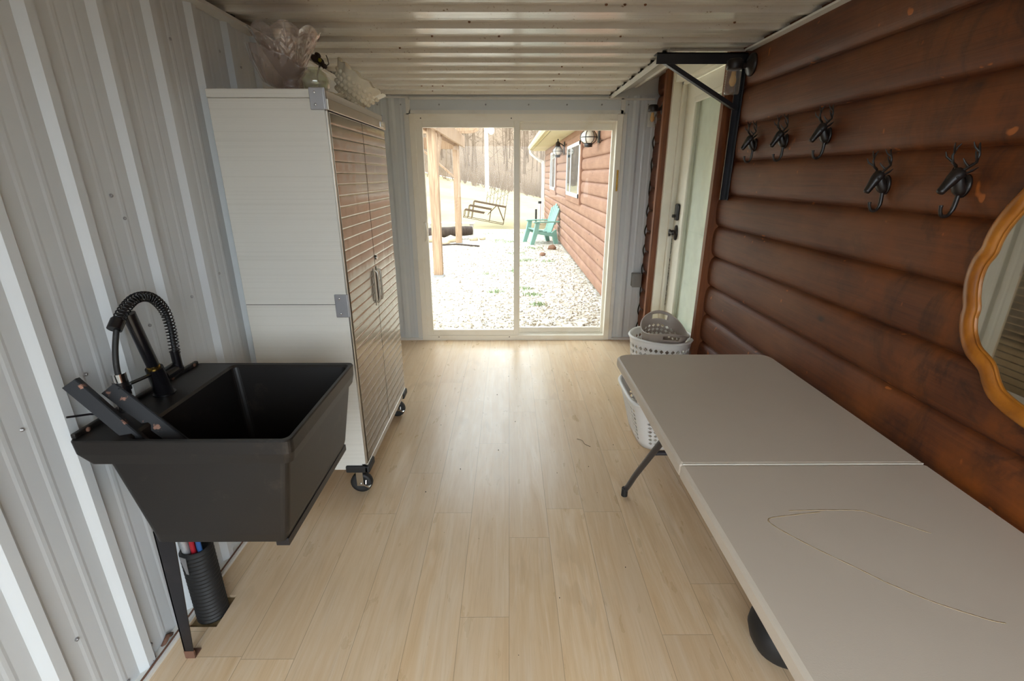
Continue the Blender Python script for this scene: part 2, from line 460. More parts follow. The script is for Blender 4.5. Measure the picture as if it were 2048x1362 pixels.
# ceiling: ribs run across the room
mb = MB(); prof = ribs(YF, YB, 2.33, .236)
sheet(mb, [p for p in prof if p[0] <= 3.0] + [(3.0, 0)], lambda s_, h, e: ([XL, XR + .05][e], s_, H - h))
sheet(mb, [(3.0, 0)] + [p for p in prof if p[0] > 3.0], lambda s_, h, e: ([XL, .88][e], s_, H - h))
mb.mi = 1
for i in range(46):
    x, y = random.uniform(-.7, 1.1), 2.33 + .236 * random.randint(-1, 9) + random.choice((-.05, .05))
    if y > 3 and x > .8 or y > 4.5: continue
    mb.lathe([(.006, 0), (.006, -.002), (.004, -.006), (0, -.0065)], (x, y, H), n=7)
ce = struct(mb.build('ceiling', ['ceil_metal', 'brownrock'], origin=(0, 1.6, H)), 'white ribbed steel ceiling with rusty fly specks', 'ceiling')
# raised sloping panel over the entry door
mb = MB()
SX0, SZ0, SX1, SZ1 = .88, 2.19, 1.40, 2.395
def slope(x): return SZ0 + (SZ1 - SZ0) * (x - SX0) / (SX1 - SX0)
sheet(mb, [(.88, 0), (1.07, 0), (1.085, .013), (1.115, .013), (1.13, 0), (1.40, 0)], lambda s_, h, e: (s_, [3.0, YB + .04][e], slope(s_) - h))
mb.poly([(.88, 3.0, H + .02), (.88, 3.0, SZ0), (1.4, 3.0, SZ1), (1.4, 3.0, H - .02), (1.4, 3.0, SZ1 + .05), (.88, 3.0, SZ1 + .05)], [(1, 2, 4, 5)])  # unseen closing faces added from here on to keep sky light out
mb.box(.872, .882, 3.0, YB, 2.19, 2.47)
mb.box(.88, 1.45, 2.99, 3.0, 2.2, 2.47)
mb.build('sloping_panel', 'ceil_metal', ce)
# ceiling edge trims
mb = MB().box(XL + .002, -1.155, YF, YB, 2.172, 2.187)
mb.mi = 1
for p in ribs(YF, YB, 2.33, .236)[2::12]: mb.box(-1.20, -1.166, p[0] - .045, p[0] + .02, 2.187, 2.2)
struct(mb.build('trim_1', ['trim_white', 'grime'], origin=(XL, 1.6, 2.172)), 'white channel trim along the ceiling above the storage cabinet', 'trim')
mb = MB().box(1.245, XR + .03, YF, 2.88, 2.178, 2.187); mb.mi = 1
for p in ribs(YF, 2.8, 2.33, .236)[2::12]: mb.box(1.26, 1.29, p[0] - .045, p[0] + .03, 2.187, 2.203)
struct(mb.build('trim_2', ['trim_white', 'grime'], origin=(XR, 1.6, 2.178)), 'white channel trim along the ceiling above the log wall', 'trim')
mb = MB().box(.855, .885, 3.0, YB, 2.176, 2.192); mb.mi = 1
for p in ribs(3.02, YB, 2.33, .236)[2::12]: mb.box(.848, .866, p[0] - .05, p[0] + .02, 2.19, 2.206)
struct(mb.build('trim_3', ['trim_white', 'grime'], origin=(.87, 3.8, 2.176)), 'white channel trim at the edge of the ceiling cut-out by the entry door', 'trim')

# back wall
mb = MB()
def bw(x0, x1, z0, z1, c0):
    sheet(mb, ribs(x0, x1, c0, .23, .012), lambda s_, h, e: (s_, YB - h, [z0, z1][e]))
bw(XL, -.86, 0, H, -1.02); bw(.985, 1.285, 0, 2.2, 1.105)
mb.poly([(-.86, YB, 2.05), (.985, YB, 2.05), (.985, YB, H), (-.86, YB, H)], [(0, 1, 2, 3)])
mb.poly([(.88, YB + .01, 2.16), (1.42, YB + .01, 2.16), (1.42, YB + .01, 2.45), (.88, YB + .01, 2.45)], [(0, 1, 2, 3)])
mb.box(XL, -.86, YB + .004, YB + .1, 0, 2.47).box(.985, 1.255, YB + .004, YB + .1, 0, 2.47).box(-.86, .985, YB + .004, YB + .1, 2.05, 2.47)
mb.mi = 1
for x in (-1.13, -.93, -.6, -.2, .17, .5, .8, 1.03, 1.2):
    M4 = Matrix.Translation((x, YB, 2.13)) @ Matrix.Rotation(R(90), 4, 'X'); mb.lathe([(.007, 0), (.007, .003), (0, .006)], n=8, M4=M4)
struct(mb.build('wall_back', ['white_metal', 'galv'], origin=(0, YB, 0)), 'white ribbed steel wall around the sliding glass door', 'wall')
# scribed dark sealant line against the logs
mb = MB()
mb.tube([(1.290 - .022 * abs(math.cos(PI * (z - .506) / .188)) + .004 * math.sin(z * 40), YB - .006, z) for z in [.03 + .018 * i for i in range(118)]], .006, 6)
struct(mb.build('trim_4', 'grime', origin=(1.27, YB, 0)), 'wavy black sealant between ribbed steel and the log ends', 'trim')
mb = MB()
mb.box(-1.2, -.875, YB - .022, YB - .012, 2.178, 2.192).box(-.86, .985, YB - .02, YB, 2.168, 2.188).box(-.885, -.85, YB - .02, YB, 2.05, 2.19).box(.965, 1.0, YB - .02, YB, 2.05, 2.18)
mb.box(-.86, .985, YB - .02, YB, 2.05, 2.085).box(1.0, 1.25, YB - .02, YB - .012, 2.162, 2.178)
mb.box(-.905, -.862, YB - .02, YB, 0, 2.06).box(.987, 1.02, YB - .02, YB, 0, 2.06)
mb.box(-1.2, -.862, YB - .03, YB, 0, .02).box(1.02, 1.24, YB - .03, YB, 0, .02)
struct(mb.build('trim_5', 'trim_white', origin=(0, YB, 0)), 'white angle trim framing the sliding door opening', 'trim')

# front wall behind the camera with its open doorway
mb = MB()
OX0, OX1, OZ = -1.08, 1.12, 2.08
mb.box(XL - .05, OX0, YF - .1, YF, 0, 2.47).box(OX1, 1.45, YF - .1, YF, 0, 2.47).box(OX0, OX1, YF - .1, YF, OZ, 2.47)
struct(MB().box(XL - .1, 1.6, YF - .2, YB + .14, 2.47, 2.53).build('roof', 'roof', origin=(0, 2, 2.47)), 'unseen roof slab added over the porch to keep sky light from leaking in', 'roof')  # unseen slab added above the ceiling to stop sky light leaking in
struct(mb.build('wall_front', 'white_metal', origin=(0, YF, 0)), 'white steel wall with a wide open doorway', 'wall')

# specks of grit on the floor: nobody could count them
random.seed(11); mb = MB()
for i in range(46):
    x, y = random.uniform(-.55, .75), random.uniform(1.0, 4.3); r = random.uniform(.0012, .0032); mb.sphere((x, y, r * .5), r, 1, (1, random.uniform(.8, 2), .6))
mb.tube(resample([(.42, 2.62, .002), (.45, 2.60, .003), (.46, 2.56, .002), (.49, 2.53, .002)], 10), .0012, 5)
tag(mb.build('debris', 'bark', origin=(0, 2.5, 0)), 'tiny dark specks of grit scattered on the plank floor', 'grit', kind='stuff')

# ------------------------------------------------------------------ log walls
LZ, LP = .506, .188
def logwall(mb, y0, y1, z0, z1, xg, bulge, seg=12):
    k0 = math.floor((z0 - LZ) / LP); prof = []
    k = k0
    while LZ + k * LP < z1 - 1e-6:
        a = LZ + k * LP
        for i in range(seg + 1):
            t = i / seg; z = a + LP * t
            u = abs(2 * t - 1)
            x = xg - bulge * (1 - u ** 2.8) ** .6
            if i == 0: z += .0015
            if i == seg: z -= .0015
            if z0 - 1e-6 <= z <= z1 + 1e-6: prof.append((x, z))
        prof.append((xg + .006, a + LP)); k += 1
    prof = [p for p in prof if z0 <= p[1] <= z1 + .001]
    L0 = [mb.bm.verts.new((x, y0, z)) for x, z in prof]; L1 = [mb.bm.verts.new((x, y1, z)) for x, z in prof]
    for i in range(len(prof) - 1):
        f = mb.bm.faces.new((L0[i], L1[i], L1[i + 1], L0[i + 1])); f.smooth = True; f.material_index = mb.mi
    for y, L in ((y0, L0), (y1, L1)):
        b0 = mb.bm.verts.new((xg + .03, y, prof[0][1])); b1 = mb.bm.verts.new((xg + .03, y, prof[-1][1]))
        f = mb.bm.faces.new([mb.bm.verts.new(v.co) for v in L] + [b1, b0]); f.material_index = mb.mi
mb = MB()
logwall(mb, YF, 3.035, 0, 2.26, XR, .026)
logwall(mb, 4.09, YB + .1, 0, 2.45, XR, .026)
mb.box(XR + .03, XR + .15, YF, 3.06, 0, 2.47).box(XR + .03, XR + .15, 4.05, YB + .1, 0, 2.47)
mb.box(XR + .03, XR + .15, 3.06, 4.05, 2.28, 2.47)
struct(mb.build('wall_right', 'log', origin=(XR, 0, 0)), 'dark brown half-round log wall with hooks and mirror', 'wall')
mb = MB().box(1.232, XR + .05, 3.035, 3.075, 0, 2.3).box(1.19, XR + .05, 4.045, 4.088, 0, 2.42)
struct(mb.build('trim_6', 'board', origin=(1.25, 3.5, 0)), 'stained brown boards each side of the entry door', 'trim')

# entry door in the log wall
d2 = thing('door_2', 'cream white entry door with a tall glass pane in the log wall', 'door', (1.36, 3.56, 0), kind='structure')
mb = MB().box(1.237, 1.40, 4.01, 4.045, .0, 2.40).box(1.255, 1.40, 3.075, 3.108, 0, 2.36).box(1.25, 1.42, 3.075, 4.045, 2.215, 2.40)
mb.box(1.30, 1.315, 3.985, 4.01, .15, 2.215).box(1.30, 1.315, 3.108, 4.01, 2.195, 2.215).box(1.237, 1.44, 3.108, 4.01, 0, .15)
mb.build('door_frame', 'door_white', d2)
mb = MB()
SL0, SL1, GY0, GY1, GZ0, GZ1 = 3.108, 4.008, 3.24, 3.80, .42, 2.07
mb.box(1.345, 1.39, SL0, GY0, .155, 2.205).box(1.345, 1.39, GY1, SL1, .155, 2.205).box(1.345, 1.39, GY0, GY1, .155, GZ0).box(1.345, 1.39, GY0, GY1, GZ1, 2.205)
slab = mb.build('door_slab', 'door_white', d2)
mb = MB()
for a in ((GY0 - .02, GY0 + .02, GZ0 - .02, GZ1 + .02), (GY1 - .02, GY1 + .02, GZ0 - .02, GZ1 + .02), (GY0, GY1, GZ0 - .02, GZ0 + .02), (GY0, GY1, GZ1 - .02, GZ1 + .02)):
    mb.box(1.333, 1.35, a[0], a[1], a[2], a[3], .005)
mb.build('glass_moulding', 'door_white', slab)
MB().box(1.352, 1.358, GY0, GY1, GZ0, GZ1).build('pane', 'glass', slab)
mb = MB().box(1.376, 1.382, GY0, GY1, GZ0, GZ1)  # pale sheet behind the pane, with thin lines across it
for z in (.75, 1.15, 1.75): mb.box(1.374, 1.377, GY0, GY1, z, z + .004)
mb.build('backing', 'pane_backing', slab)
mb = MB()
random.seed(3)
for i in range(60):
    z = .5 + i * .0095; mb.box(1.3365, 1.3395, 3.985 - random.uniform(.002, .012), 3.986, z, z + random.uniform(.003, .0095))
mb.build('weatherstrip', 'grime', slab)
mb = MB().box(1.32, 1.346, 3.885, 3.945, 1.215, 1.345, .012, 3)
mb.tube([(1.32, 3.915, 1.25), (1.298, 3.915, 1.25)], .012, 10)
mb.build('deadbolt', 'bronze', slab)
mb = MB()
mb.lathe([(.0, 0), (.036, 0), (.034, .012), (.012, .016), (.012, .05), (.016, .05), (.016, .062), (0, .062)], n=20, M4=Matrix.Translation((1.345, 3.915, 1.12)) @ Matrix.Rotation(R(-90), 4, 'Y') @ Matrix.Diagonal((1.7, 1, 1, 1)))
mb.tube([(1.295, 3.915, 1.12), (1.287, 3.88, 1.122), (1.287, 3.83, 1.118)], [.011, .010, .008], 10)
mb.build('lever_handle', 'bronze', slab)

# ------------------------------------------------------------------ sliding glass door
d1 = thing('door_1', 'two-panel white sliding glass door to the gravel yard', 'door', (.06, YB, 0), kind='structure')
fy0, fy1 = 4.515, 4.64
mb = MB().box(-.862, -.81, fy0, fy1, 0, 2.055, .004).box(.935, .987, fy0, fy1, 0, 2.055, .004).box(-.812, .937, fy0, fy1, 2.0, 2.0545).box(-.812, .937, fy0, fy1, 0, .05)
mb.box(-.81, .935, 4.57, 4.575, .05, .062).box(-.81, .935, 4.57, 4.575, 1.985, 2.0)
dfr = mb.build('door_frame', 'vinyl', d1)
for x, z in ((-.76, 2.02), (.02, 2.02), (-.7, .035), (0, .035)):
    MB().lathe([(.005, 0), (.005, .002), (0, .003)], n=8, M4=Matrix.Translation((x, fy0, z)) @ Matrix.Rotation(R(90), 4, 'X')).build('screw', 'grime', dfr)
def sash(x0, x1, z0, z1, y, wl_, wr_, wb, wt, name):
    mb = MB().box(x0, x0 + wl_, y, y + .036, z0, z1, .004).box(x1 - wr_, x1, y, y + .036, z0, z1, .004).box(x0 + wl_, x1 - wr_, y, y + .036, z0, z0 + wb, .003).box(x0 + wl_, x1 - wr_, y, y + .036, z1 - wt, z1, .003)
    sh = mb.build('sliding_panel', 'vinyl', d1)
    MB().box(x0 + wl_ - .004, x1 - wr_ + .004, y + .015, y + .021, z0 + wb - .004, z1 - wt + .004).build('pane', 'glass', sh)
    return sh
sa = sash(-.815, .094, .045, 2.005, 4.525, .062, .052, .062, .058, 'l')
sb = sash(.055, .94, .045, 2.005, 4.58, .045, .03, .068, .075, 'r')
mb = MB()
mb.box(-.79, -.765, 4.512, 4.526, .97, 1.15, .006); mb.tube([(-.772, 4.512, .985), (-.764, 4.485, .995), (-.757, 4.468, 1.03), (-.757, 4.468, 1.09), (-.764, 4.485, 1.125), (-.772, 4.512, 1.135)], .009, 10)
mb.build('pull_handle', 'vinyl', sa)
mb = MB().box(.958, .975, 4.508, 4.516, 1.42, 1.60, .003); mb.build('strike_plate', 'brass', dfr)

# ------------------------------------------------------------------ rolling storage cabinet
CX0, CX1, CY0, CY1, CZ0, CZ1 = -1.172, -.722, 2.07, 2.985, .155, 1.875
cab = thing('storage_cabinet', 'tall rolling storage cabinet with rippled stainless doors beside the black sink', 'cabinet', (-.945, 2.53, 0))
mb = MB().box(CX0, CX1, CY0, CY0 + .02, CZ0, 1.842, .002); mb.box(CX0, CX1 - .02, CY0 - .0006, CY0 + .01, 1.0135, 1.0145)
sp_ = mb.build('side_panel', 'side', cab)
MB().box(CX0 + .002, CX1 - .05, CY0 - .0012, CY0 + .002, 1.0125, 1.0145).build('panel_seam', 'grime', sp_)
MB().box(CX0, CX1, CY1 - .02, CY1, CZ0, 1.842, .002).build('side_panel', 'side', cab)
MB().box(CX0, CX0 + .015, CY0 + .02, CY1 - .02, CZ0, 1.842).build('back_panel', 'side', cab)
MB().box(CX0, CX1 - .005, CY0 + .02, CY1 - .02, CZ0, CZ0 + .03).build('bottom_panel', 'side', cab)
MB().box(CX0 - .002, CX1 + .004, CY0 - .003, CY1 + .003, 1.843, CZ1, .004).build('top_panel', 'side', cab)
mb = MB().box(CX1 - .02, CX1 + .017, CY0 + .001, CY1 - .001, 1.80, 1.8425, .003).box(CX1 - .02, CX1 + .008, CY0 + .001, CY0 + .016, CZ0, 1.80, .002).box(CX1 - .02, CX1 + .008, CY1 - .016, CY1 - .001, CZ0, 1.80, .002).box(CX1 - .02, CX1 + .012, CY0, CY1, CZ0, CZ0 + .035, .002)
mb.build('front_frame', 'steel_flat', cab)
def door(y0, y1):
    mb = MB(); z0, z1, p = CZ0 + .038, 1.797, .0455
    prof = [(0, z0)]; n = int((z1 - z0) / p); p = (z1 - z0) / n
    for k in range(n):
        for i in range(8):
            t = i / 7; prof.append((.0155 + .00032 * math.sin(PI * t), z0 + p * (k + .03 + .94 * t)))
    q = [prof[0]]
    for i, pp in enumerate(prof[1:]):
        if i % 8 == 0 and i: q.append((.0140, pp[1] - p * .03))
        q.append(pp)
    prof = q + [(0, z1)]
    A = [mb.bm.verts.new((CX1 - .004 + a, y0, z)) for a, z in prof]; B = [mb.bm.verts.new((CX1 - .004 + a, y1, z)) for a, z in prof]
    for i in range(len(prof) - 1):
        f = mb.bm.faces.new((A[i], B[i], B[i + 1], A[i + 1])); f.smooth = True
    A2, B2 = [[mb.bm.verts.new(v.co) for v in q_] for q_ in (A, B)]
    mb.bm.faces.new(A2); mb.bm.faces.new(list(reversed(B2)))
    mb.bm.faces.new((A2[0], A2[-1], B2[-1], B2[0]))
    return mb.build('door', 'steel', cab)
ym = (CY0 + CY1) / 2
dA = door(CY0 + .018, ym - .0035); dB = door(ym + .0035, CY1 - .018)
MB().box(CX1 - .03, CX1 - .012, CY0 + .018, CY1 - .018, CZ0 + .03, 1.80).build('dark_gap_sheet', 'black_paint', cab)  # black sheet added behind the doors so the gap between them reads dark
for dd, y in ((dA, ym - .028), (dB, ym + .028)):
    mb = MB().box(CX1 + .0115, CX1 + .015, y - .017, y + .017, .90, 1.10, .002)
    mb.tube([(CX1 + .014, y, .915), (CX1 + .027, y, .922), (CX1 + .029, y, .94), (CX1 + .029, y, 1.06), (CX1 + .027, y, 1.078), (CX1 + .014, y, 1.085)], .0055, 10)
    mb.build('handle', 'steel_flat', dd)
MB().lathe([(0, 0), (.012, 0), (.012, .006), (.006, .008), (0, .008)], n=16, M4=Matrix.Translation((CX1 + .012, ym + .03, 1.145)) @ Matrix.Rotation(R(90), 4, 'Y')).build('lock', 'chrome', dB)
mb = MB().box(CX1 + .015, CX1 + .021, CY1 - .12, CY1 - .045, 1.807, 1.836, .002)
lp = mb.build('name_plate', 'chrome', cab)
mb = MB().box(CX1 + .0205, CX1 + .022, CY1 - .108, CY1 - .082, 1.818, 1.828).box(CX1 + .0205, CX1 + .022, CY1 - .077, CY1 - .057, 1.821, 1.826); mb.build('emblem', 'milk', lp)
def bracket(y, yo, z0, z1):
    mb = MB().box(CX1 - .052, CX1 + .006, y - .004, y + .004, z0, z1, .003)
    mb.box(CX1 + .002, CX1 + .0095, min(y, y + yo), max(y, y + yo), z0, z1, .002)
    b = mb.build('corner_bracket', 'galv', cab)
    for z in (z0 + .018, z1 - .018): MB().sphere((CX1 - .03, y - .004 * (1 if yo > 0 else -1), z), .006, 1, (1, .5, 1)).build('rivet', 'chrome', b)
bracket(CY0 - .004, .02, 1.80, 1.8795); bracket(CY0 - .002, .014, .955, 1.06); bracket(CY1 + .004, -.02, 1.80, 1.8795); bracket(CY1 + .002, -.014, .955, 1.06)
for (x0, x1, y0, y1) in ((CX1 - .10, CX1 + .014, CY0 - .012, CY0 + .012), (CX1 - .008, CX1 + .02, CY0 - .012, CY0 + .09), (CX1 - .008, CX1 + .02, CY1 - .09, CY1 + .012)):
    MB().box(x0, x1, y0, y1, CZ0 - .012, CZ0 + .026, .007, 3).build('bumper', 'rubber', cab)
def caster(x, y):
    mb = MB().box(x - .03, x + .03, y - .03, y + .03, .138, .156, .002)
    for s_ in (-1, 1): mb.box(x - .018, x + .016, y + s_ * .024 - .002, y + s_ * .024 + .002, .045, .14)
    mb.tube([(x, y - .03, .055), (x, y + .03, .055)], .006, 8)
    c = mb.build('caster', 'chrome', cab)
    T = Matrix.Translation((x, y, .055)) @ Matrix.Rotation(R(90), 4, 'X')
    MB().lathe([(.0, -.016), (.03, -.016), (.035, -.018), (.05, -.018), (.055, -.012), (.055, .012), (.05, .018), (.035, .018), (.03, .016), (0, .016)], n=28, M4=T).build('wheel', 'rubber', c)
    mb = MB().bar((x + .02, y - .028, .06), (x + .05, y - .03, .045), .022, .008).tube([(x + .028, y - .03, .052), (x + .028, y - .018, .075)], .006, 8)
    mb.build('brake_lever', 'chrome', c)
for x in (CX1 - .045, CX0 + .055):
    for y in (CY0 + .045, CY1 - .045): caster(x, y)

# ------------------------------------------------------------------ utility sink
snk = thing('utility_sink', 'black moulded utility sink on one metal leg against the ribbed wall', 'sink', (-.88, 1.4, 0))
mb = MB()
def L_(x0, x1, y0, y1, z, r): return rr(x0, x1, y0, y1, r, z)
mb.loops([L_(-1.05, -.665, 1.152, 1.69, .53, .018), L_(-1.053, -.655, 1.148, 1.692, .56, .02), L_(-1.10, -.606, 1.13, 1.684, .825, .02), L_(-1.145, -.594, 1.124, 1.678, .818, .02),
          L_(-1.172, -.586, 1.118, 1.678, .85, .02), L_(-1.174, -.584, 1.116, 1.68, .888, .02), L_(-1.172, -.587, 1.119, 1.677, .892, .019),
          L_(-1.036, -.598, 1.132, 1.664, .890, .02), L_(-1.03, -.604, 1.138, 1.658, .882, .02), L_(-1.0, -.668, 1.18, 1.63, .575, .03), L_(-.98, -.69, 1.20, 1.60, .565, .03)], smooth=False, cap0=True, cap1=True)
mb.box(-1.174, -1.16, 1.13, 1.668, .89, .906, .004)
tub = mb.build('tub', 'black_plastic', snk)
mb = MB().box(-.70, -.6605, 1.16, 1.690, .508, .534, .002); mb.build('lower_rail', 'black_paint', snk)
for y in (1.17, 1.33, 1.52, 1.64): MB().sphere((-1.158, y, .899), .008, 1, (.5, 1, 1)).build('mounting_screw', 'rust', tub)
def sink_leg(y):
    mb = MB()
    mb.loops([[(-1.09, y, .53), (-1.03, y, .53), (-1.03, y + .004, .53), (-1.09, y + .004, .53)], [(-1.106, y, .03), (-1.076, y, .03), (-1.076, y + .004, .03), (-1.106, y + .004, .03)]], cap0=True, cap1=True)
    mb.loops([[(-1.09, y, .53), (-1.086, y, .53), (-1.086, y + .05, .53), (-1.09, y + .05, .53)], [(-1.106, y, .03), (-1.102, y, .03), (-1.102, y + .03, .03), (-1.106, y + .03, .03)]], cap0=True, cap1=True)
    l = mb.build('leg', 'black_paint', snk)
    MB().box(-1.107, -1.074, y - .001, y + .005, .0, .032).box(-1.107, -1.102, y, y + .034, 0, .032).box(-1.107, -1.074, y, y + .034, 0, .004).build('foot', 'rust', l)
sink_leg(1.196)

# pull-down faucet
fc = thing('faucet', 'black spring pull-down faucet standing on the sink deck', 'faucet', (-1.115, 1.415, .892))
T0 = Vector((-1.115, 1.413, .892)); T1 = Vector((-1.111, 1.392, .99)); T2 = Vector((-1.112, 1.352, 1.178))
mb = MB().tube([T0, T0 + Vector((0, 0, .004))], .032, 20).tube([T0, T1], [.026, .0245], 20)
mb.build('body', 'black_gloss', fc)
MB().tube([T1 - Vector((0, 0, .002)), T1 + (T2 - T1) * .05], .0185, 16).build('collar', 'brass', fc)
MB().tube([T1 + (T2 - T1) * .045, T2], .0175, 16).build('riser_pipe', 'black_gloss', fc)
arc = [(-1.105, 1.487, 1.005), (-1.105, 1.491, 1.04), (-1.105, 1.494, 1.075), (-1.105, 1.494, 1.11), (-1.105, 1.488, 1.145), (-1.105, 1.472, 1.175), (-1.105, 1.447, 1.20), (-1.105, 1.415, 1.213), (-1.105, 1.38, 1.214), (-1.105, 1.348, 1.203), (-1.105, 1.318, 1.184), (-1.105, 1.296, 1.165)]
pa = resample(arc, 300); co = []
for i, p in enumerate(pa):
    d = (pa[min(i + 1, 299)] - pa[max(i - 1, 0)]).normalized(); a = Vector((1, 0, 0)); b = d.cross(a).normalized()
    th = 2 * PI * 36 * i / 299; co.append(p + (a * math.cos(th) + b * math.sin(th)) * .0145)
co2 = []
for i in range(len(co) - 1):
    p = (pa[i] + pa[i + 1]) / 2; q = (co[i] + co[i + 1]) / 2
    co2 += [co[i], p + (q - p).normalized() * .0145]
MB().tube(co2, .0021, 5).build('spring', 'black_gloss', fc)
hose = arc + [(-1.105, 1.284, 1.14), (-1.106, 1.268, 1.10), (-1.107, 1.258, 1.06), (-1.108, 1.255, 1.025)]
MB().tube(resample(hose, 50), .0075, 8).build('hose', 'rubber', fc)
e0, e1 = Vector((-1.105, 1.303, 1.172)), Vector((-1.105, 1.281, 1.151))
MB().tube([e0, e1], .0185, 14).build('spring_cap', 'black_gloss', fc)
MB().tube([(-1.105, 1.487, .952), (-1.105, 1.487, 1.012)], .014, 14).build('inlet_post', 'black_gloss', fc)
mb = MB().tube([(-1.108, 1.255, 1.005), (-1.108, 1.253, .915)], [.019, .021], 16); sh = mb.build('spray_head', 'black_gloss', fc)
MB().tube([(-1.108, 1.255, 1.03), (-1.108, 1.255, 1.004)], .0185, 16).build('chrome_band', 'chrome', sh)
MB().box(-1.091, -1.084, 1.247, 1.259, .93, .965, .002).build('spray_button', 'galv', sh)
MB().tube([T1 - Vector((0, 0, .015)) + Vector((0, -.02, 0)), (-1.108, 1.272, .985)], .0055, 8).tube([(-1.108, 1.255, .978), (-1.108, 1.255, .992)], .023, 16).build('docking_arm', 'black_gloss', fc)
mb = MB().tube([T0 + Vector((0, .01, .055)), T0 + Vector((0, .085, .058))], .021, 16); vb = mb.build('valve', 'black_gloss', fc)
MB().tube([T0 + Vector((.005, .07, .07)), T0 + Vector((.006, .078, .115)), T0 + Vector((.006, .083, .14))], [.0045, .004, .003], 8).build('lever', 'galv', vb)

# two loose legs lying in the tub
def loose_leg(top, bot, w0, w1, label, twist):
    top, bot = Vector(top), Vector(bot); d = (bot - top).normalized()
    n = Vector((.25, -.85, .45 + twist)); a = d.cross(n).normalized(); n = a.cross(d).normalized()
    if n.y > 0: n = -n
    mb = MB(); t = .004
    def ring(p, w): return [p - a * w / 2, p + a * w / 2, p + a * w / 2 - n * t, p - a * w / 2 - n * t]
    mb.loops([ring(top, w0), ring(bot, w1)], cap0=True, cap1=True)
    def ring2(p, w): return [p - a * w / 2, p - a * w / 2 + a * t, p - a * w / 2 + a * t - n * w * .7, p - a * w / 2 - n * w * .7]
    mb.loops([ring2(top, w0), ring2(bot, w1)], cap0=True, cap1=True)
    o = mb.build('sink_leg', 'rusty'); tag(o, label, 'sink leg', 'loose legs in the sink')
    return o
loose_leg((-1.15, 1.150, 1.046), (-.84, 1.175, .60), .037, .028, 'plain black loose sink leg, outer of the two lying in the tub', .0)
loose_leg((-1.12, 1.225, .998), (-.78, 1.245, .60), .042, .032, 'black loose sink leg with chipped rusty corner, nearer the faucet', .25)
MB().tube([(-1.165, 1.13, .957), (-1.15, 1.18, .94), (-1.14, 1.24, .91)], .003, 6).build('rod', 'black_paint')
tag(bpy.data.objects['rod'], 'thin black metal rod poking out behind the loose sink legs', 'rod')

# corrugated drain pipe with water lines
dp = thing('drain_pipe', 'upright corrugated black pipe stub holding water lines under the sink', 'pipe', (-1.125, 1.385, -.012))
prof = []
for i in range(19):
    z = -.012 + i * .0165; prof += [(.047, z), (.0535, z + .004), (.0535, z + .009), (.047, z + .0125)]
prof += [(.047, .305), (.043, .305), (.043, .06), (0, .06)]
MB().lathe(prof, (-1.125, 1.385, 0), 28).build('pipe_wall', 'rubber', dp)
MB().tube([(-1.14, 1.365, .06), (-1.143, 1.36, .33), (-1.15, 1.36, .42), (-1.14, 1.40, .5)], .013, 8).build('water_line', 'braid', dp)
MB().tube([(-1.118, 1.362, .06), (-1.118, 1.362, .34), (-1.12, 1.38, .5)], .0085, 8).build('water_line', 'red', dp)
MB().tube([(-1.098, 1.366, .06), (-1.098, 1.366, .34), (-1.10, 1.38, .5)], .0085, 8).build('water_line', 'blue', dp)
mb = MB().poly([(-1.155, 1.3385, .298), (-1.125, 1.3305, .298), (-1.128, 1.3295, .228), (-1.140, 1.3320, .228)], [(0, 1, 2, 3)])
mb2 = MB(); mb2.poly([(-1.155, 1.337, .298), (-1.127, 1.329, .298), (-1.130, 1.329, .228), (-1.140, 1.331, .228), (-1.155, 1.339, .298), (-1.127, 1.331, .298), (-1.130, 1.331, .228), (-1.140, 1.333, .228)], [(0, 1, 2, 3), (4, 7, 6, 5), (0, 4, 5, 1), (1, 5, 6, 2), (2, 6, 7, 3), (3, 7, 4, 0)]); mb2.build('tape', 'galv', dp)

# ------------------------------------------------------------------ folding table
TX0, TX1, TYB, TYS, TYE, TZ = .512, 1.252, 2.165, 1.232, .30, .74
tb = thing('folding_table', 'long taupe plastic folding table along the log wall', 'table', (.88, 1.23, 0))
def half(y0, y1, seam):
    mb = MB(); r = .055
    def lp(ins, z):
        pts = []
        for x, y, z_ in rr(TX0 + ins, TX1 - ins, y0 + ins, y1 - ins, r, z, 6):
            pts.append((x, y, z_))
        return pts
    # square the corners on the seam side
    def lp2(ins, z):
        a = []; rad = r
        ya, yb = y0 + ins, y1 - ins; xa, xb = TX0 + ins, TX1 - ins
        outer, inner = (yb, ya) if seam == 0 else (ya, yb)
        for cx, cy, a0 in ((xb, yb, 0), (xa, yb, 90), (xa, ya, 180), (xb, ya, 270)):
            rd = rad if cy == outer else .006
            sx = -1 if cx == xb else 1; sy = -1 if cy == yb else 1
            for i in range(7):
                t = R(a0 + 15 * i); a.append((cx + sx * rd + rd * math.cos(t), cy + sy * rd + rd * math.sin(t), z))
        return a
    mb.loops([lp2(.012, TZ - .045), lp2(.002, TZ - .043), lp2(.0, TZ - .035), lp2(.0, TZ - .010), lp2(.003, TZ - .004), lp2(.009, TZ)], cap0=True, cap1=True)
    return mb.build('tabletop', 'table', tb)
hA = half(TYS + .001, TYB, 0); hB = half(TYE, TYS - .001, 1)
MB().box(TX0 + .008, TX1 - .008, TYS - .0018, TYS + .0018, TZ - .006, TZ + .0006).build('centre_seam', 'seam_highlight', tb)  # pale strip paints a highlight along the fold between the halves
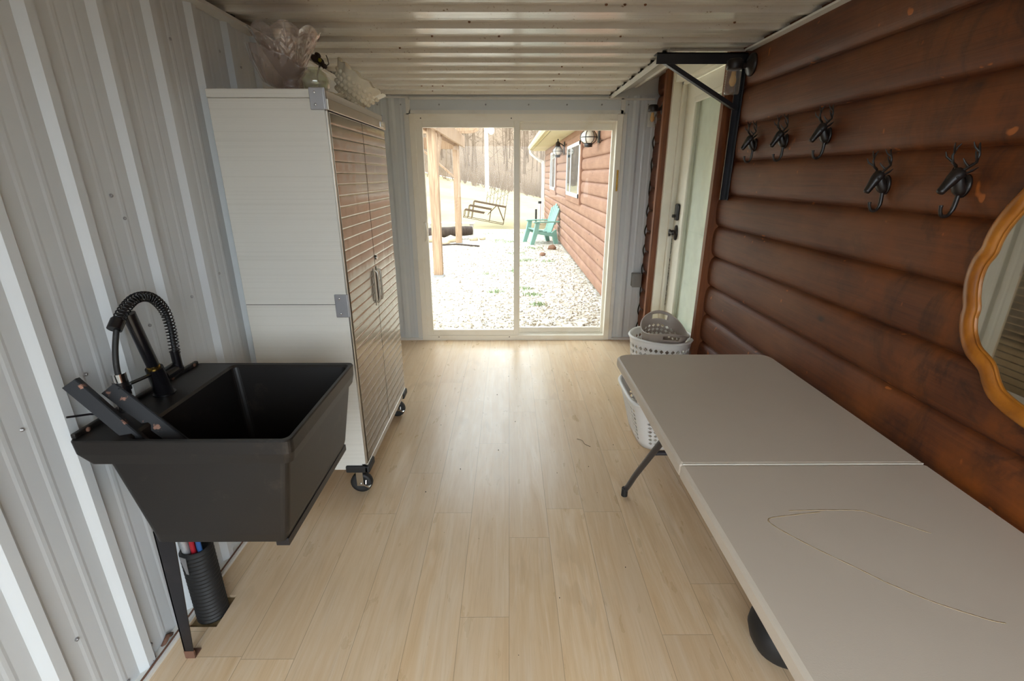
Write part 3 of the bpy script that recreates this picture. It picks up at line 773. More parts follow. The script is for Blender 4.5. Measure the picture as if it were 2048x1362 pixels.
# dried spill outline on the near half
mb = MB()
def spill(P):
    q = resample([(x, y, TZ + .0002) for x, y in P], 60)
    mb.tube(q, [.0008 + .0012 * abs(math.sin(i * .7)) for i in range(60)], 4, flat=.15)
spill([(.80, 1.015), (.70, 1.0), (.655, .99), (.653, .965), (.70, .90), (.765, .83), (.80, .79)])
spill([(.80, .79), (.86, .74), (.93, .70), (.96, .69)])
spill([(.72, 1.02), (.80, 1.022), (.90, 1.02), (.93, 1.005), (1.02, .935)])
mb.build('spill_mark', 'tan_stain', hB)
def table_leg(sgn, yt, yf, xs_):
    """U-shaped folding leg; foot at yf"""
    mb = MB()
    for x, xk in xs_:
        P = [(x, yt + sgn * d, z) for d, z in ((0, .69), (.075, .6), (.375, .235), (.455, .13), (.50, .07))] + [(xk, yf, .03)]
        mb.tube(resample(P, 16), .0135, 12)
    x0, x1 = xs_[0][0], xs_[1][0]
    mb.tube([(x0, yt, TZ - .055), (x1, yt, TZ - .055)], .0135, 10).tube([(x0, yt + sgn * .19, .46), (x1, yt + sgn * .19, .46)], .011, 10)
    l = mb.build('leg', 'leg_grey', tb)
    for x, xk in xs_: MB().tube([(xk, yf - .002, .045), (xk, yf, .0)], .0165, 12).build('foot_cap', 'rubber', l)
table_leg(1, 1.545, 2.065, ((.60, .59), (1.165, 1.175)))
table_leg(-1, .76, .24, ((.60, .59), (1.165, 1.175)))
MB().bar((.88, 1.735, .46), (.88, 1.32, .69), .03, .006).build('brace', 'leg_grey', tb)
MB().bar((.88, .57, .46), (.88, .99, .69), .03, .006).build('brace', 'leg_grey', tb)

bk_ = thing('duffel_bag', 'soft black bag lying on the floor under the near half of the folding table', 'bag', (.985, 1.225, 0))
mb = MB(); n_ = 40
def bagring(k, z): return [(1.0 + .165 * k * (abs(math.cos(t)) ** .8) * (1 if math.cos(t) > 0 else -1), 1.225 + .11 * k * (abs(math.sin(t)) ** .7) * (1 if math.sin(t) > 0 else -1), z) for t in [2 * PI * i / n_ for i in range(n_)]]
mb.loops([bagring(.8, 0), bagring(.92, .02), bagring(1, .07), bagring(.98, .105), bagring(.85, .14), bagring(.5, .158), bagring(.1, .162)], smooth=True, cap0=True, cap1=True)
mb.build('body', 'rubber', bk_)
MB().tube(resample([(.95, 1.2, .155), (.97, 1.21, .20), (1.03, 1.22, .20), (1.05, 1.21, .155)], 16), .008, 8, flat=.5).build('handle', 'black_paint', bk_)

# ------------------------------------------------------------------ laundry baskets
def supel(th, a, b, n=3.2):
    c, s_ = math.cos(th), math.sin(th); k = (abs(c) ** n + abs(s_) ** n) ** (-1 / n)
    return a * c * k, b * s_ * k
def lattice(mb, P, U, V, hole):
    """P(u, v) -> point; every cell has a diamond hole when hole(i, j)"""
    for i in range(U):
        for j in range(V):
            u0, u1, v0, v1 = i / U, (i + 1) / U, j / V, (j + 1) / V; uc, vc = (u0 + u1) / 2, (v0 + v1) / 2
            if not hole(i, j):
                mb.poly([P(u0, v0), P(u1, v0), P(u1, v1), P(u0, v1)], [(0, 1, 2, 3)], True) if False else mb.poly([P(u0, v0), P(uc, v0), P(u1, v0), P(u1, vc), P(u1, v1), P(uc, v1), P(u0, v1), P(u0, vc)], [(0, 1, 2, 3, 4, 5, 6, 7)], True); continue
            k = .8; du, dv = (u1 - u0) / 2 * k, (v1 - v0) / 2 * k
            vs = [P(u0, v0), P(u1, v0), P(u1, v1), P(u0, v1), P(uc, v0), P(u1, vc), P(uc, v1), P(u0, vc), P(uc, vc - dv), P(uc + du, vc), P(uc, vc + dv), P(uc - du, vc)]
            mb.poly(vs, [(0, 4, 8, 11, 7), (4, 1, 5, 9, 8), (5, 2, 6, 10, 9), (6, 3, 7, 11, 10)], True)
def weld(o):
    m = o.modifiers.new('weld', 'WELD'); m.merge_threshold = .0004
def basket(name, label, c, a0, b0, a1, b1, h, rotz, mat, U, V, zlo, zhi, hole, rim_r, rimz=None, n=3.2, handles=None, tilt=None):
    o = thing(name, label, 'laundry basket', c, 'laundry baskets by the entry door')
    rz = rimz or (lambda th: 0.)
    def P(u, v, inset=0.):
        th = 2 * PI * u; a = a0 + (a1 - a0) * v - inset; b = b0 + (b1 - b0) * v - inset
        x, y = supel(th, a, b, n); z = v * (h + rz(th))
        return Vector(c) + Vector((x, y, z))
    mb = MB(); vz = [0, zlo, zhi, 1.]
    for i in range(U * 2):
        u0, u1 = i / (U * 2), (i + 1) / (U * 2)
        mb.poly([P(u0, 0), P(u1, 0), P(u1, zlo), P(u0, zlo)], [(0, 1, 2, 3)], True)
    NT = 10
    for i in range(U * 2):
        for j in range(NT):
            u0, u1 = i / (U * 2), (i + 1) / (U * 2); v0 = zhi + (1 - zhi) * j / NT; v1 = zhi + (1 - zhi) * (j + 1) / NT
            if handles and handles(2 * PI * (u0 + u1) / 2, (v0 + v1) / 2): continue
            mb.poly([P(u0, v0), P(u1, v0), P(u1, v1), P(u0, v1)], [(0, 1, 2, 3)], True)
    lattice(mb, lambda u, v: P(u, zlo + (zhi - zlo) * v), U, V, hole)
    mb.poly([P(i / (U * 2), 0) + Vector((0, 0, .001)) for i in range(U * 2)], [tuple(range(U * 2))])
    bmesh.ops.remove_doubles(mb.bm, verts=list(mb.bm.verts), dist=.0004)
    mb.build('wall', mat, o, mods=[solid(.004, 0)])
    mb = MB(); mb.tube([P(i / 96, 1.) for i in range(96)], rim_r, 8, closed=True, flat=.8); mb.build('rim', mat, o)
    o.rotation_euler = (tilt[0] if tilt else 0, tilt[1] if tilt else 0, rotz)
    return o
# low white basket under the table end
basket('laundry_basket', 'low white perforated laundry basket tucked under the far table end', (.955, 2.70, .0), .165, .205, .242, .255, .30, R(0), 'white_plastic', 48, 8, .1, .84, lambda i, j: (i % 12) not in (5, 6), .013, n=4.5)
basket('laundry_basket', 'tall white slotted laundry basket holding the taupe basket', (1.05, 3.14, .0), .15, .14, .205, .19, .508, R(-30), 'white_plastic', 36, 11, .06, .93, lambda i, j: True, .012, n=2.4)
basket('laundry_basket', 'taupe oval laundry basket tilted inside the tall white one', (1.05, 3.14, .425), .115, .12, .155, .165, .16, R(0), 'taupe', 26, 3, .12, .56, lambda i, j: True, .006, rimz=lambda th: .035 * math.cos(2 * th + PI), n=2.3,
       handles=lambda th, v: abs(((th + PI / 2) % PI) - PI) < 0 or (min(abs((th - PI / 2)), abs(th - 3 * PI / 2)) < .36 and .74 < v < .9), tilt=(R(12), R(5)))

# ------------------------------------------------------------------ log wall fittings
# deer head hooks (built around the origin, the wall at x = 0, nose towards -x)
def hook_parts(root, o):
    O = Vector(o)
    def pts(P): return [O + Vector(p) for p in P]
    mb = MB().tube(resample(pts([(0, 0, -.032), (-.014, 0, -.026), (-.026, 0, -.006), (-.034, 0, .016), (-.036, 0, .030)]), 12), [.014, .018, .021, .022, .022, .0215, .021, .020, .019, .018, .015, .006], 14, flat=.85)
    mb.tube(resample(pts([(-.026, 0, .034), (-.036, 0, .026), (-.050, 0, .008), (-.064, 0, -.014), (-.075, 0, -.032), (-.080, 0, -.040)]), 16), [.010, .019, .0225, .0235, .0235, .0225, .021, .019, .0175, .016, .015, .0142, .0138, .0132, .0115, .005], 14, flat=.92)
    for s_ in (-1, 1): mb.sphere(O + Vector((-.052, s_ * .018, .014)), .0055, 1)
    mb.build('head', 'iron', root)
    MB().lathe([(0, 0), (.026, 0), (.024, .006), (.016, .010), (0, .011)], n=20, M4=Matrix.Translation(O + Vector((0, 0, -.012))) @ Matrix.Rotation(R(-90), 4, 'Y') @ Matrix.Diagonal((1.5, 1, 1, 1))).build('back_plate', 'iron', root)
    for s_ in (-1, 1):
        mb = MB()
        mb.tube(pts([(-.036, s_ * .014, .038), (-.030, s_ * .028, .052), (-.030, s_ * .044, .062), (-.034, s_ * .050, .085), (-.034, s_ * .040, .112), (-.030, s_ * .034, .122)]), [.0055, .005, .0045, .004, .0035, .002], 8)
        mb.tube(pts([(-.032, s_ * .047, .066), (-.048, s_ * .056, .080), (-.056, s_ * .056, .096)]), [.0042, .0035, .0018], 6)
        mb.tube(pts([(-.034, s_ * .046, .094), (-.046, s_ * .038, .108), (-.052, s_ * .034, .124)]), [.0038, .003, .0016], 6)
        mb.tube(pts([(-.032, s_ * .024, .048), (-.048, s_ * .022, .062), (-.054, s_ * .018, .074)]), [.004, .0032, .0016], 6)
        mb.build('antler', 'iron', root)
        MB().tube(pts([(-.030, s_ * .016, .026), (-.024, s_ * .032, .036), (-.018, s_ * .046, .048)]), [.006, .0095, .002], 10, flat=.4).build('ear', 'iron', root)
    hk = resample(pts([(-.012, 0, -.03), (-.012, 0, -.062), (-.014, 0, -.09), (-.026, 0, -.112), (-.046, 0, -.112), (-.056, 0, -.094), (-.058, 0, -.078)]), 22)
    MB().tube(hk, [.0075] * 8 + [.006] * 8 + [.0055] * 4 + [.0065, .006], 8).build('hook', 'iron', root)
XC = XR - .026
spots = [(2.66, 1.716, 'dark iron deer-head hook beside the black bracket, first of the upper three'), (2.37, 1.716, 'dark iron deer-head hook, middle of the upper three'),
         (2.06, 1.716, 'dark iron deer-head hook, nearest the camera of the upper three'), (1.69, 1.538, 'dark iron deer-head hook set lower, next to the upper three'), (1.395, 1.54, 'dark iron deer-head hook set lower, closest to the oak mirror')]
first = None
for y, z, lab in spots:
    if first is None:
        first = thing('coat_hook', lab, 'coat hook', (XC - .002, y, z), 'deer-head hooks on the log wall'); hook_parts(first, (XC - .002, y, z)); o = first
    else:
        o = copy_tree(first); o.location = (XC - .002, y, z); o['label'] = lab
    o.rotation_euler = (random.uniform(-.05, .05), random.uniform(-.05, .05), 0); o.scale = (.82, .82, .82)

# scalloped oak mirror
lefto = [(1.214, 1.537), (1.245, 1.49), (1.268, 1.44), (1.277, 1.40), (1.279, 1.377), (1.291, 1.352), (1.297, 1.32), (1.296, 1.28), (1.287, 1.24), (1.277, 1.212), (1.277, 1.19), (1.270, 1.16), (1.255, 1.127), (1.225, 1.09), (1.181, 1.065), (1.160, 1.035), (1.130, 1.005), (1.08, .985), (1.021, .972)]
cy_, cz_ = .945, 1.25
ext = [(.98, .955), (.93, .935), (.86, .93), (.79, .935), (.73, .95)]
out = lefto + ext[:3]
ring = out + [(2 * cy_ - y, 2 * cz_ - z) for y, z in out]
def smooth_ring(P, n):
    return [(p.x, p.y) for p in resample([Vector((a, b, 0)) for a, b in P] + [Vector((P[0][0], P[0][1], 0))], n + 1)[:-1]]
ring = smooth_ring(ring, 160)
def inset(P, d):
    n = len(P); o = []
    for i in range(n):
        a, b = P[i - 3], P[(i + 3) % n]; t = Vector((b[0] - a[0], b[1] - a[1])).normalized(); nn = Vector((-t.y, t.x))
        c = Vector((cy_ - P[i][0], cz_ - P[i][1]))
        if nn.dot(c) < 0: nn = -nn
        o.append((P[i][0] + nn.x * d, P[i][1] + nn.y * d))
    return o
mir = thing('wall_mirror', 'scalloped honey-oak framed mirror hanging on the log wall', 'mirror', (XC - .002, cy_, cz_))
xb = XC - .002
mb = MB(); i1, i2, i3 = inset(ring, .005), inset(ring, .038), inset(ring, .045)
def lp(P, x): return [(x, y, z) for y, z in P]
mb.loops([lp(ring, xb), lp(ring, xb - .015), lp(i1, xb - .019), lp(inset(ring, .020), xb - .021), lp(i2, xb - .019), lp(inset(ring, .0395), xb - .013), lp(inset(ring, .043), xb - .016), lp(i3, xb - .014), lp(i3, xb - .004), lp(ring, xb)], smooth=True)
mb.build('frame', 'oakframe', mir)
mb = MB(); mb.loops([lp(i3, xb - .006), lp(i3, xb - .010)], cap0=True, cap1=True); mb.build('mirror_glass', 'mirror', mir)

# black steel shelf bracket by the door
bk = thing('shelf_bracket', 'black steel triangular bracket on the log wall beside the entry door', 'bracket', (1.25, 2.925, 1.42))
bx_ = XC - .001
mb = MB().box(bx_ - .006, bx_, 2.89, 2.96, 1.42, 2.172, .001).box(bx_ - .035, bx_, 2.922, 2.928, 1.42, 2.172); mb.build('post', 'black_paint', bk)
mb = MB().box(.785, bx_ - .005, 2.885, 2.95, 2.166, 2.172).box(.785, bx_ - .005, 2.885, 2.891, 2.118, 2.172); mb.build('arm', 'black_paint', bk)
mb = MB().bar((.80, 2.915, 2.155), (bx_ - .012, 2.925, 1.905), .03, .022); mb.build('brace', 'black_paint', bk)

# jar wall lights
def jar_parts(root, o):
    O = Vector(o); T = Matrix.Translation(O) @ Matrix.Rotation(R(-90), 4, 'Y')
    MB().lathe([(0, 0), (.055, 0), (.055, .008), (.046, .018), (.024, .024), (.016, .034), (0, .034)], n=28, M4=T).build('base', 'bronze', root)
    MB().tube(resample([O + Vector(p) for p in ((-.02, 0, 0), (-.045, 0, -.006), (-.065, 0, -.006), (-.085, 0, 0))], 10), .013, 12).build('arm', 'bronze', root)
    c = O + Vector((-.092, 0, 0))
    MB().lathe([(0, .028), (.03, .026), (.04, .018), (.041, -.022), (.038, -.024), (0, -.024)], c, 28).build('cap', 'bronze', root)
    prof = [(.033, -.022)]
    for i in range(9): prof += [(.0365, -.03 - i * .0115), (.0385, -.036 - i * .0115)]
    prof += [(.036, -.138), (.03, -.143), (0, -.144)]
    MB().lathe(prof, c, 28).build('jar', 'jar', root)
    MB().lathe([(0, -.03), (.011, -.032), (.012, -.05), (.017, -.07), (.017, -.085), (.009, -.1), (0, -.104)], c, 16).build('bulb', 'bulb', root)
w1 = thing('wall_light', 'bronze jar wall light in front of the black bracket', 'wall light', (XC, 2.83, 2.105), 'jar lights on the log wall'); jar_parts(w1, (XC, 2.83, 2.105))
w2 = copy_tree(w1); w2.location = (XC, 4.32, 2.075); w2['label'] = 'bronze jar wall light beyond the entry door, near the sliding door'
ob = thing('outlet_box', 'small grey outlet box low on the steel wall by the log ends', 'outlet box', (1.212, 4.53, .55))
MB().box(1.17, 1.252, 4.475, 4.538, .55, .675, .004).build('box', 'grey_box', ob)
MB().box(1.167, 1.255, 4.465, 4.477, .546, .679, .005).build('cover', 'grey_box', ob)

# ------------------------------------------------------------------ glassware on the cabinet
ZT = CZ1
def scal(nl, amp, i0, zamp=.0):
    def f(th, i, r, z):
        if i < i0: return r, z
        w = abs(math.sin(nl * th / 2)); return r + amp * w, z + zamp * w
    return f
lowb = thing('glass_bowl', 'shallow clear fluted glass bowl tipped back under the tall cut-glass bowl', 'glass bowl', (-.975, 2.27, ZT), 'glassware on the storage cabinet')
def fl(th, i, r, z): return r * (1 + .035 * math.sin(16 * th)), z + (.012 * abs(math.sin(4 * th)) if i in (4, 5, 6) else 0)
Mt = Matrix.Rotation(R(22), 4, 'Y') @ Matrix.Rotation(R(-12), 4, 'X')
mb = MB(); mb.lathe([(0, 0), (.05, 0), (.075, .02), (.115, .055), (.145, .092), (.148, .096), (.143, .096), (.11, .06), (.07, .026), (.045, .008), (0, .008)], (-.985, 2.27, ZT + .03), 64, M4=Mt, mod=fl); mb.build('bowl', 'cut', lowb)
tall = thing('glass_bowl', 'tall scalloped cut-glass bowl stacked highest on the cabinet', 'glass bowl', (-.905, 2.24, ZT), 'glassware on the storage cabinet')
base_prof = [(.034, .028), (.021, .045), (.036, .066), (.056, .098), (.076, .133), (.096, .168), (.115, .202), (.134, .232)]
pr_ = [(p.x, p.y) for p in resample([Vector((r, z, 0)) for r, z in base_prof], 44)]
def cut(th, i, r, z):
    n_ = len(pr_); t = (i - 2) / n_
    u = (th / (2 * PI) * 8) % 1 - .5; w = math.cos(PI * u)          # eight scallops, each with a leaf
    rim = max(0, (t - .86) / .14) if i < n_ + 5 else 0
    if i > n_ + 3: return r, z - (.022 * (1 - w) if i < n_ + 7 else 0)
    if i < 9: return r, z
    v = (t - .25) / .6; leaf = .42 * math.sin(PI * min(1, max(0, v))) ** .7
    d = 0.
    if abs(u) < leaf: d = .0042 * abs(math.sin((abs(u) * 9 + (1 - v) * 16)))
    elif v < .72: d = .0024 * abs(math.sin(th * 26)) * abs(math.sin(t * 60))
    if abs(u) < .03 and 0 < v < 1: d = .0055
    return r + d, z - .022 * (1 - w) * rim
mb = MB(); mb.lathe([(0, .02), (.032, .014)] + pr_ + [(.1355, .2335), (.1355, .2345), (.134, .235), (.1315, .2345), (.111, .20), (.072, .135), (.034, .072), (0, .055)], (-.905, 2.24, ZT + .006), 320, mod=cut); mb.build('bowl', 'cut', tall)
jr = thing('glass_jar', 'small round clear glass jar beside the cut-glass bowls', 'glass jar', (-.79, 2.22, ZT), 'glassware on the storage cabinet')
mb = MB(); mb.lathe([(0, 0), (.03, 0), (.05, .02), (.055, .045), (.046, .072), (.03, .084), (.031, .092), (.028, .092), (.027, .084), (.043, .07), (.05, .045), (.045, .022), (0, .006)], (-.79, 2.2, ZT + .001), 32); mb.build('body', 'green_glass', jr)
mk = thing('milk_glass_bowl', 'cream milk-glass bowl with raised bubbles tipped on its side', 'bowl', (-.79, 2.70, ZT), 'glassware on the storage cabinet')
Mt = Matrix.Rotation(R(38), 4, 'Y')
mb = MB(); c = Vector((-.80, 2.70, ZT + .062))
def sc2(th, i, r, z): return (r * (1 + .06 * math.sin(12 * th)), z + .006 * math.cos(12 * th)) if i in (4, 5, 6) else (r, z)
prof = [(0, -.03), (.05, -.03), (.08, .0), (.105, .05), (.128, .105), (.130, .108), (.125, .106), (.098, .05), (.07, .006), (0, -.02)]
mb.lathe(prof, c, 60, M4=Mt, mod=sc2)
for row, (r, z) in enumerate(((.072, -.01), (.089, .018), (.100, .042), (.110, .066))):
    for k in range(24):
        th = 2 * PI * (k + .5 * (row % 2)) / 24; mb.sphere(c + Mt @ Vector((r * math.cos(th), r * math.sin(th), z)), .0115, 2)
mb.build('bowl', 'milk', mk)
dsh = MB(); dsh.lathe([(0, 0), (.05, 0), (.075, .03), (.078, .032), (.075, .034), (.05, .006), (0, .006)], (-.84, 2.475, ZT + .001), 40, mod=sc2); dsh = dsh.build('milk_glass_dish', 'milk'); tag(dsh, 'cream milk-glass dish between the jar and the bubbled bowl', 'dish', 'glassware on the storage cabinet')
lf = thing('dried_sprig', 'dark brown and yellow dried sprig behind the tall cut-glass bowl', 'dried sprig', (-.86, 2.6, ZT))
Oo = Vector((-.895, 2.52, 2.045))
MB().tube([(-.89, 2.55, ZT + .004), Oo + Vector((.0, 0, -.05)), Oo + Vector((.02, 0, .0))], .004, 6).tube([Oo + Vector((.03, 0, -.02)), Oo + Vector((.06, 0, .0)), Oo + Vector((.058, 0, .02)), Oo + Vector((.052, 0, .036))], .002, 6).build('stem', 'leaf', lf)
mb = MB()
for d, s_ in (((0, 0, .03), 1.), ((.03, .0, .015), .9), ((.015, .01, .05), .7), ((.05, 0, -.01), .7)): mb.sphere(Oo + Vector(d) * .75, .023 * s_, 2, (1, .4, .7), Matrix.Rotation(R(35), 4, 'Y'))
mb.build('leaves', 'leaf', lf)
MB().sphere(Oo + Vector((.024, -.010, .014)), .009, 2).build('berry', 'yellow', lf)

# ------------------------------------------------------------------ outdoors
G = -.09
def lawn_z(x, y):
    t = max(0., (y - 15.6) / 29.5); xx = max(-16., min(3., x))
    z = G - .02 + min(t, 1.) * (.33 - .21 * xx)
    if y > 45: z += (y - 45) * .42
    return z
def grid(x0, x1, y0, y1, nx, ny, f, name, mat):
    mb = MB(); vs = []; fs = []
    for j in range(ny + 1):
        for i in range(nx + 1):
            x = x0 + (x1 - x0) * i / nx; y = y0 + (y1 - y0) * j / ny; vs.append((x, y, f(x, y)))
    for j in range(ny):
        for i in range(nx):
            a = j * (nx + 1) + i; fs.append((a, a + 1, a + nx + 2, a + nx + 1))
    mb.poly(vs, fs, True); return mb.build(name, mat, origin=(0, y0, G))
mb = MB().box(-9, 1.6, YB + .12, 15.7, G - .2, G); struct(mb.build('ground_gravel', 'gravel', origin=(0, 5, G)), 'pale gravel yard outside the sliding door', 'ground')
mb = MB().box(-30, 30, -30, YF - .1, G - .2, G - .01); struct(mb.build('ground_behind', 'low_bounce_ground', origin=(0, -5, G)), 'dark unseen ground outside the open doorway, kept dark to cut bounced light', 'ground')  # never in view; made dark so less light bounces up indoors
struct(grid(-40, 40, 15.6, 45, 60, 60, lambda x, y: lawn_z(x, y) + .06 * mnoise.noise(Vector((x * .3, y * .3, 0))), 'lawn', 'lawn'), 'pale dormant grass field beyond the gravel', 'lawn')
struct(grid(-90, 90, 45, 150, 60, 50, lambda x, y: lawn_z(x, y) + 1.2 * mnoise.noise(Vector((x * .05, y * .05, 3))) * min(1, (y - 45) / 15), 'hill', 'wood_floor'), 'brown leafless hillside behind the field', 'hill')
mb = MB().box(-60, -9, YB, 15.6, G - .2, G - .01); struct(mb.build('lawn_side', 'lawn', origin=(-20, 5, G)), 'pale grass beside the gravel yard', 'lawn')
# loose stones: nobody could count them
mb = MB()
for i in range(3600):
    y = 4.75 + (random.random() ** 1.5) * 7; x = random.uniform(-1.6, 1.22) * (1 if y < 7 else 1.1)
    if x > 1.2 or (abs(y - 8.15) < .15 and abs(x + 1.21) < .15): continue
    r = random.uniform(.010, .026) * (1.2 if random.random() < .05 else 1)
    z = Vector((random.uniform(-1, 1), random.uniform(-1, 1), random.uniform(.2, 1))).normalized()
    vs = []
    for q in ((1, 0, 0), (-1, 0, 0), (0, 1, 0), (0, -1, 0), (0, 0, 1), (0, 0, -.6)):
        k = r * random.uniform(.75, 1.2); vs.append((x + q[0] * k, y + q[1] * k, G + .004 + q[2] * k * .7))
    mb.poly(vs, [(0, 2, 4), (2, 1, 4), (1, 3, 4), (3, 0, 4), (2, 0, 5), (1, 2, 5), (3, 1, 5), (0, 3, 5)])
tag(mb.build('gravel', 'stone', origin=(0, 6, G)), 'loose pale stones strewn over the yard', 'gravel', kind='stuff')
# weeds
mb = MB()
for cx, cy, n, sp in ((.34, 6.75, 60, .14), (.22, 7.15, 45, .16), (.40, 6.2, 50, .12), (.33, 9.7, 70, .25), (.18, 10.6, 50, .25), (-.20, 6.95, 40, .12), (.05, 8.6, 40, .3), (.02, 12.6, 70, .5), (-.35, 12.9, 40, .4), (.3, 14.6, 60, .5), (-.6, 14.4, 40, .4), (.78, 9.6, 30, .15), (.55, 11.4, 50, .3), (-.4, 8.3, 20, .2)):
    for i in range(n):
        a, rd = random.uniform(0, 2 * PI), random.uniform(0, sp); x, y = cx + rd * math.cos(a), cy + rd * .7 * math.sin(a); hgt = random.uniform(.02, .06); w = .006
        lx, ly = random.uniform(-.05, .05), random.uniform(-.05, .05)
        mb.poly([(x - w, y, G), (x + w, y, G), (x + lx, y + ly, G + hgt), (x + w * .6 + lx * .4, y + .004 + ly * .4, G + hgt * .6), (x - w * .6 + lx * .4, y + .004 + ly * .4, G + hgt * .6)], [(0, 1, 3, 4), (4, 3, 2)])
tag(mb.build('weeds', 'weed', origin=(0, 7, G)), 'low green weeds growing through the gravel', 'weeds', kind='stuff')
# rocks near the wall and by the post
def rock(c, r, mat, lab, sc=(1, 1, .7), grp=None):
    t = bmesh.new(); bmesh.ops.create_icosphere(t, subdivisions=2, radius=r)
    off = Vector((random.random() * 50, 0, 0))
    for v in t.verts:
        v.co = Vector((v.co.x * sc[0], v.co.y * sc[1], v.co.z * sc[2])) * (1 + .35 * mnoise.noise(v.co / r * 1.2 + off))
    mb = MB(); mb.merge(t, Matrix.Translation(Vector(c) + Vector((0, 0, r * sc[2] * .6))), True)
    tag(mb.build('rock', mat), lab, 'rock', grp)
rock((1.0, 11.3, G), .10, 'brownrock', 'brown rock on the gravel between the green chair and the log wall')
rock((.72, 10.35, G), .07, 'brownrock', 'small brown rock on the gravel in front of the green chair')
rl = ['large pale rock', 'rounded pale rock', 'flat pale rock', 'small pale rock']
for i, (x, y, r) in enumerate(((-2.02, 12.62, .14), (-1.78, 12.5, .12), (-1.52, 12.62, .14), (-1.40, 12.85, .10), (-1.62, 12.2, .10), (-2.3, 12.3, .14), (-.95, 12.9, .10), (-.72, 13.1, .08))):
    rock((x, y, G), r, 'rock', ['pale rock furthest left of the row in front of the dark log', 'pale rock second from the left in front of the dark log', 'pale rock in the middle of the row before the dark log', 'pale rock at the right end of the row before the dark log', 'small pale rock lying nearest the glass door in front of the log', 'pale rock half hidden behind the near pergola post', 'larger pale rock just right of the far pergola post', 'smaller pale rock furthest right of the far pergola post'][i], (1.2, 1, .75), 'pale rocks around the dark log')
lg = MB().tube(resample([(-2.6, 13.2, G + .17), (-2.0, 13.1, G + .18), (-1.45, 13.15, G + .21), (-1.0, 13.25, G + .22)], 14), [.12, .14, .14, .13, .14, .15, .14, .13, .13, .14, .13, .13, .12, .11], 14)
tag(lg.build('firewood_log', 'bark'), 'dark charred log lying on the gravel behind the pergola post', 'log')
bd = MB().box(-2.3, -.95, 13.55, 13.8, G + .36, G + .40, .004); bd.box(-2.2, -2.1, 13.6, 13.75, G, G + .36); bd.box(-1.1, -1.0, 13.6, 13.75, G, G + .36)
tag(bd.build('plank_bench', 'pole'), 'pale flat plank resting behind the dark log', 'plank')
st = MB().tube([(-1.65, 11.9, G + .02), (-1.3, 11.8, G + .05), (-.95, 11.75, G + .03), (-.72, 11.7, G + .02)], .022, 6); tag(st.build('stick', 'bark'), 'thin dark stick on the gravel by the far pergola post', 'stick')

# pergola
pg = thing('pergola', 'weathered cedar pergola with two posts and a curved-end beam', 'pergola', (-1.7, 10.0, G))
def post(x, y):
    p = MB().box(x - .075, x + .075, y - .075, y + .075, G + .03, 2.27, .006).build('post', 'post', pg)
    MB().box(x - .095, x + .095, y - .095, y + .095, G, G + .035).build('base_plate', 'galv', p)
post(-1.21, 8.15); post(-1.26, 12.2); post(-4.6, 8.15); post(-4.6, 12.2)
mb = MB().box(-1.145, -1.105, 7.4, 12.9, 2.20, 2.46, .004)
mb.build('beam', 'post', pg)
mb = MB().box(-1.32, -1.285, 7.4, 12.9, 2.20, 2.46, .004); mb.build('beam', 'post', pg)
mb = MB().box(-4.7, -1.0, 8.03, 8.07, 2.27, 2.5, .004); mb.build('beam', 'post', pg)
mb = MB().box(-4.7, -1.3, 12.28, 12.32, 2.14, 2.40, .004); mb.build('beam', 'post', pg)
for y in (8.7, 9.6, 10.5, 11.4, 12.0):
    z0, z1 = 2.46, 2.66; P = [(-4.9, z0 + .0), (-.92, z0), (-.78, z0 + .02), (-.70, z0 + .07), (-.70, z0 + .12), (-.76, z0 + .15), (-.80, z1), (-4.9, z1)]
    mb = MB(); mb.loops([[(x, y - .02, z) for x, z in P], [(x, y + .02, z) for x, z in P]], cap0=True, cap1=True); mb.build('rafter', 'post', pg)
mb = MB().bar((-1.30, 12.2, 1.5), (-2.15, 12.2, 2.2), .04, .16, (0, 1, 0)); mb.build('knee_brace', 'post', pg)
mb = MB().bar((-1.2, 8.25, 1.55), (-1.17, 8.9, 2.25), .14, .04, (1, 0, 0)); mb.build('knee_brace', 'post', pg)

# green resin armchair
ch = thing('adirondack_chair', 'green resin adirondack chair on the gravel by the red log house', 'chair', (.82, 12.45, G))
c0 = Vector((.82, 12.45, G))
def C_(*p): return c0 + Vector(p)
for s_ in (-1, 1):
    y = s_ * .30
    mb = MB(); mb.loops([[C_(-.40, y - .03, 0), C_(-.30, y - .03, 0), C_(-.30, y + .03, 0), C_(-.40, y + .03, 0)], [C_(-.31, y - .035, .32), C_(-.20, y - .035, .30), C_(-.20, y + .035, .30), C_(-.31, y + .035, .32)], [C_(-.26, y - .035, .53), C_(-.16, y - .035, .53), C_(-.16, y + .035, .53), C_(-.26, y + .035, .53)]], cap0=True, cap1=True); mb.build('leg', 'greychair', ch)
    mb = MB(); mb.loops([[C_(.16, y - .03, .28), C_(.28, y - .03, .36), C_(.28, y + .03, .36), C_(.16, y + .03, .28)], [C_(.24, y - .03, 0), C_(.34, y - .03, 0), C_(.34, y + .03, 0), C_(.24, y + .03, 0)]], cap0=True, cap1=True)
    mb.bar(C_(-.26, y, .30), C_(.22, y, .21), .05, .07); mb.build('leg', 'greychair', ch)
    mb = MB(); mb.box(c0.x - .32, c0.x + .36, c0.y + y - .06, c0.y + y + .06, G + .53, G + .56, .01); mb.build('armrest', 'greychair', ch)
mb = MB()
for i in range(5):
    t = i / 4; mb.box(c0.x - .27 + .46 * t, c0.x - .17 + .46 * t, c0.y - .27, c0.y + .27, G + .34 - .11 * t, G + .365 - .11 * t, .008)
mb.build('seat', 'greychair', ch)
mb = MB()
for i in range(5):
    y = (i - 2) * .105; hgt = .74 - .05 * abs(i - 2)
    mb.bar(C_(.16, y * .85, .22), C_(.18 + .22 * hgt / .74, y * 1.1, .22 + hgt), .095, .022, (1, 0, .4))
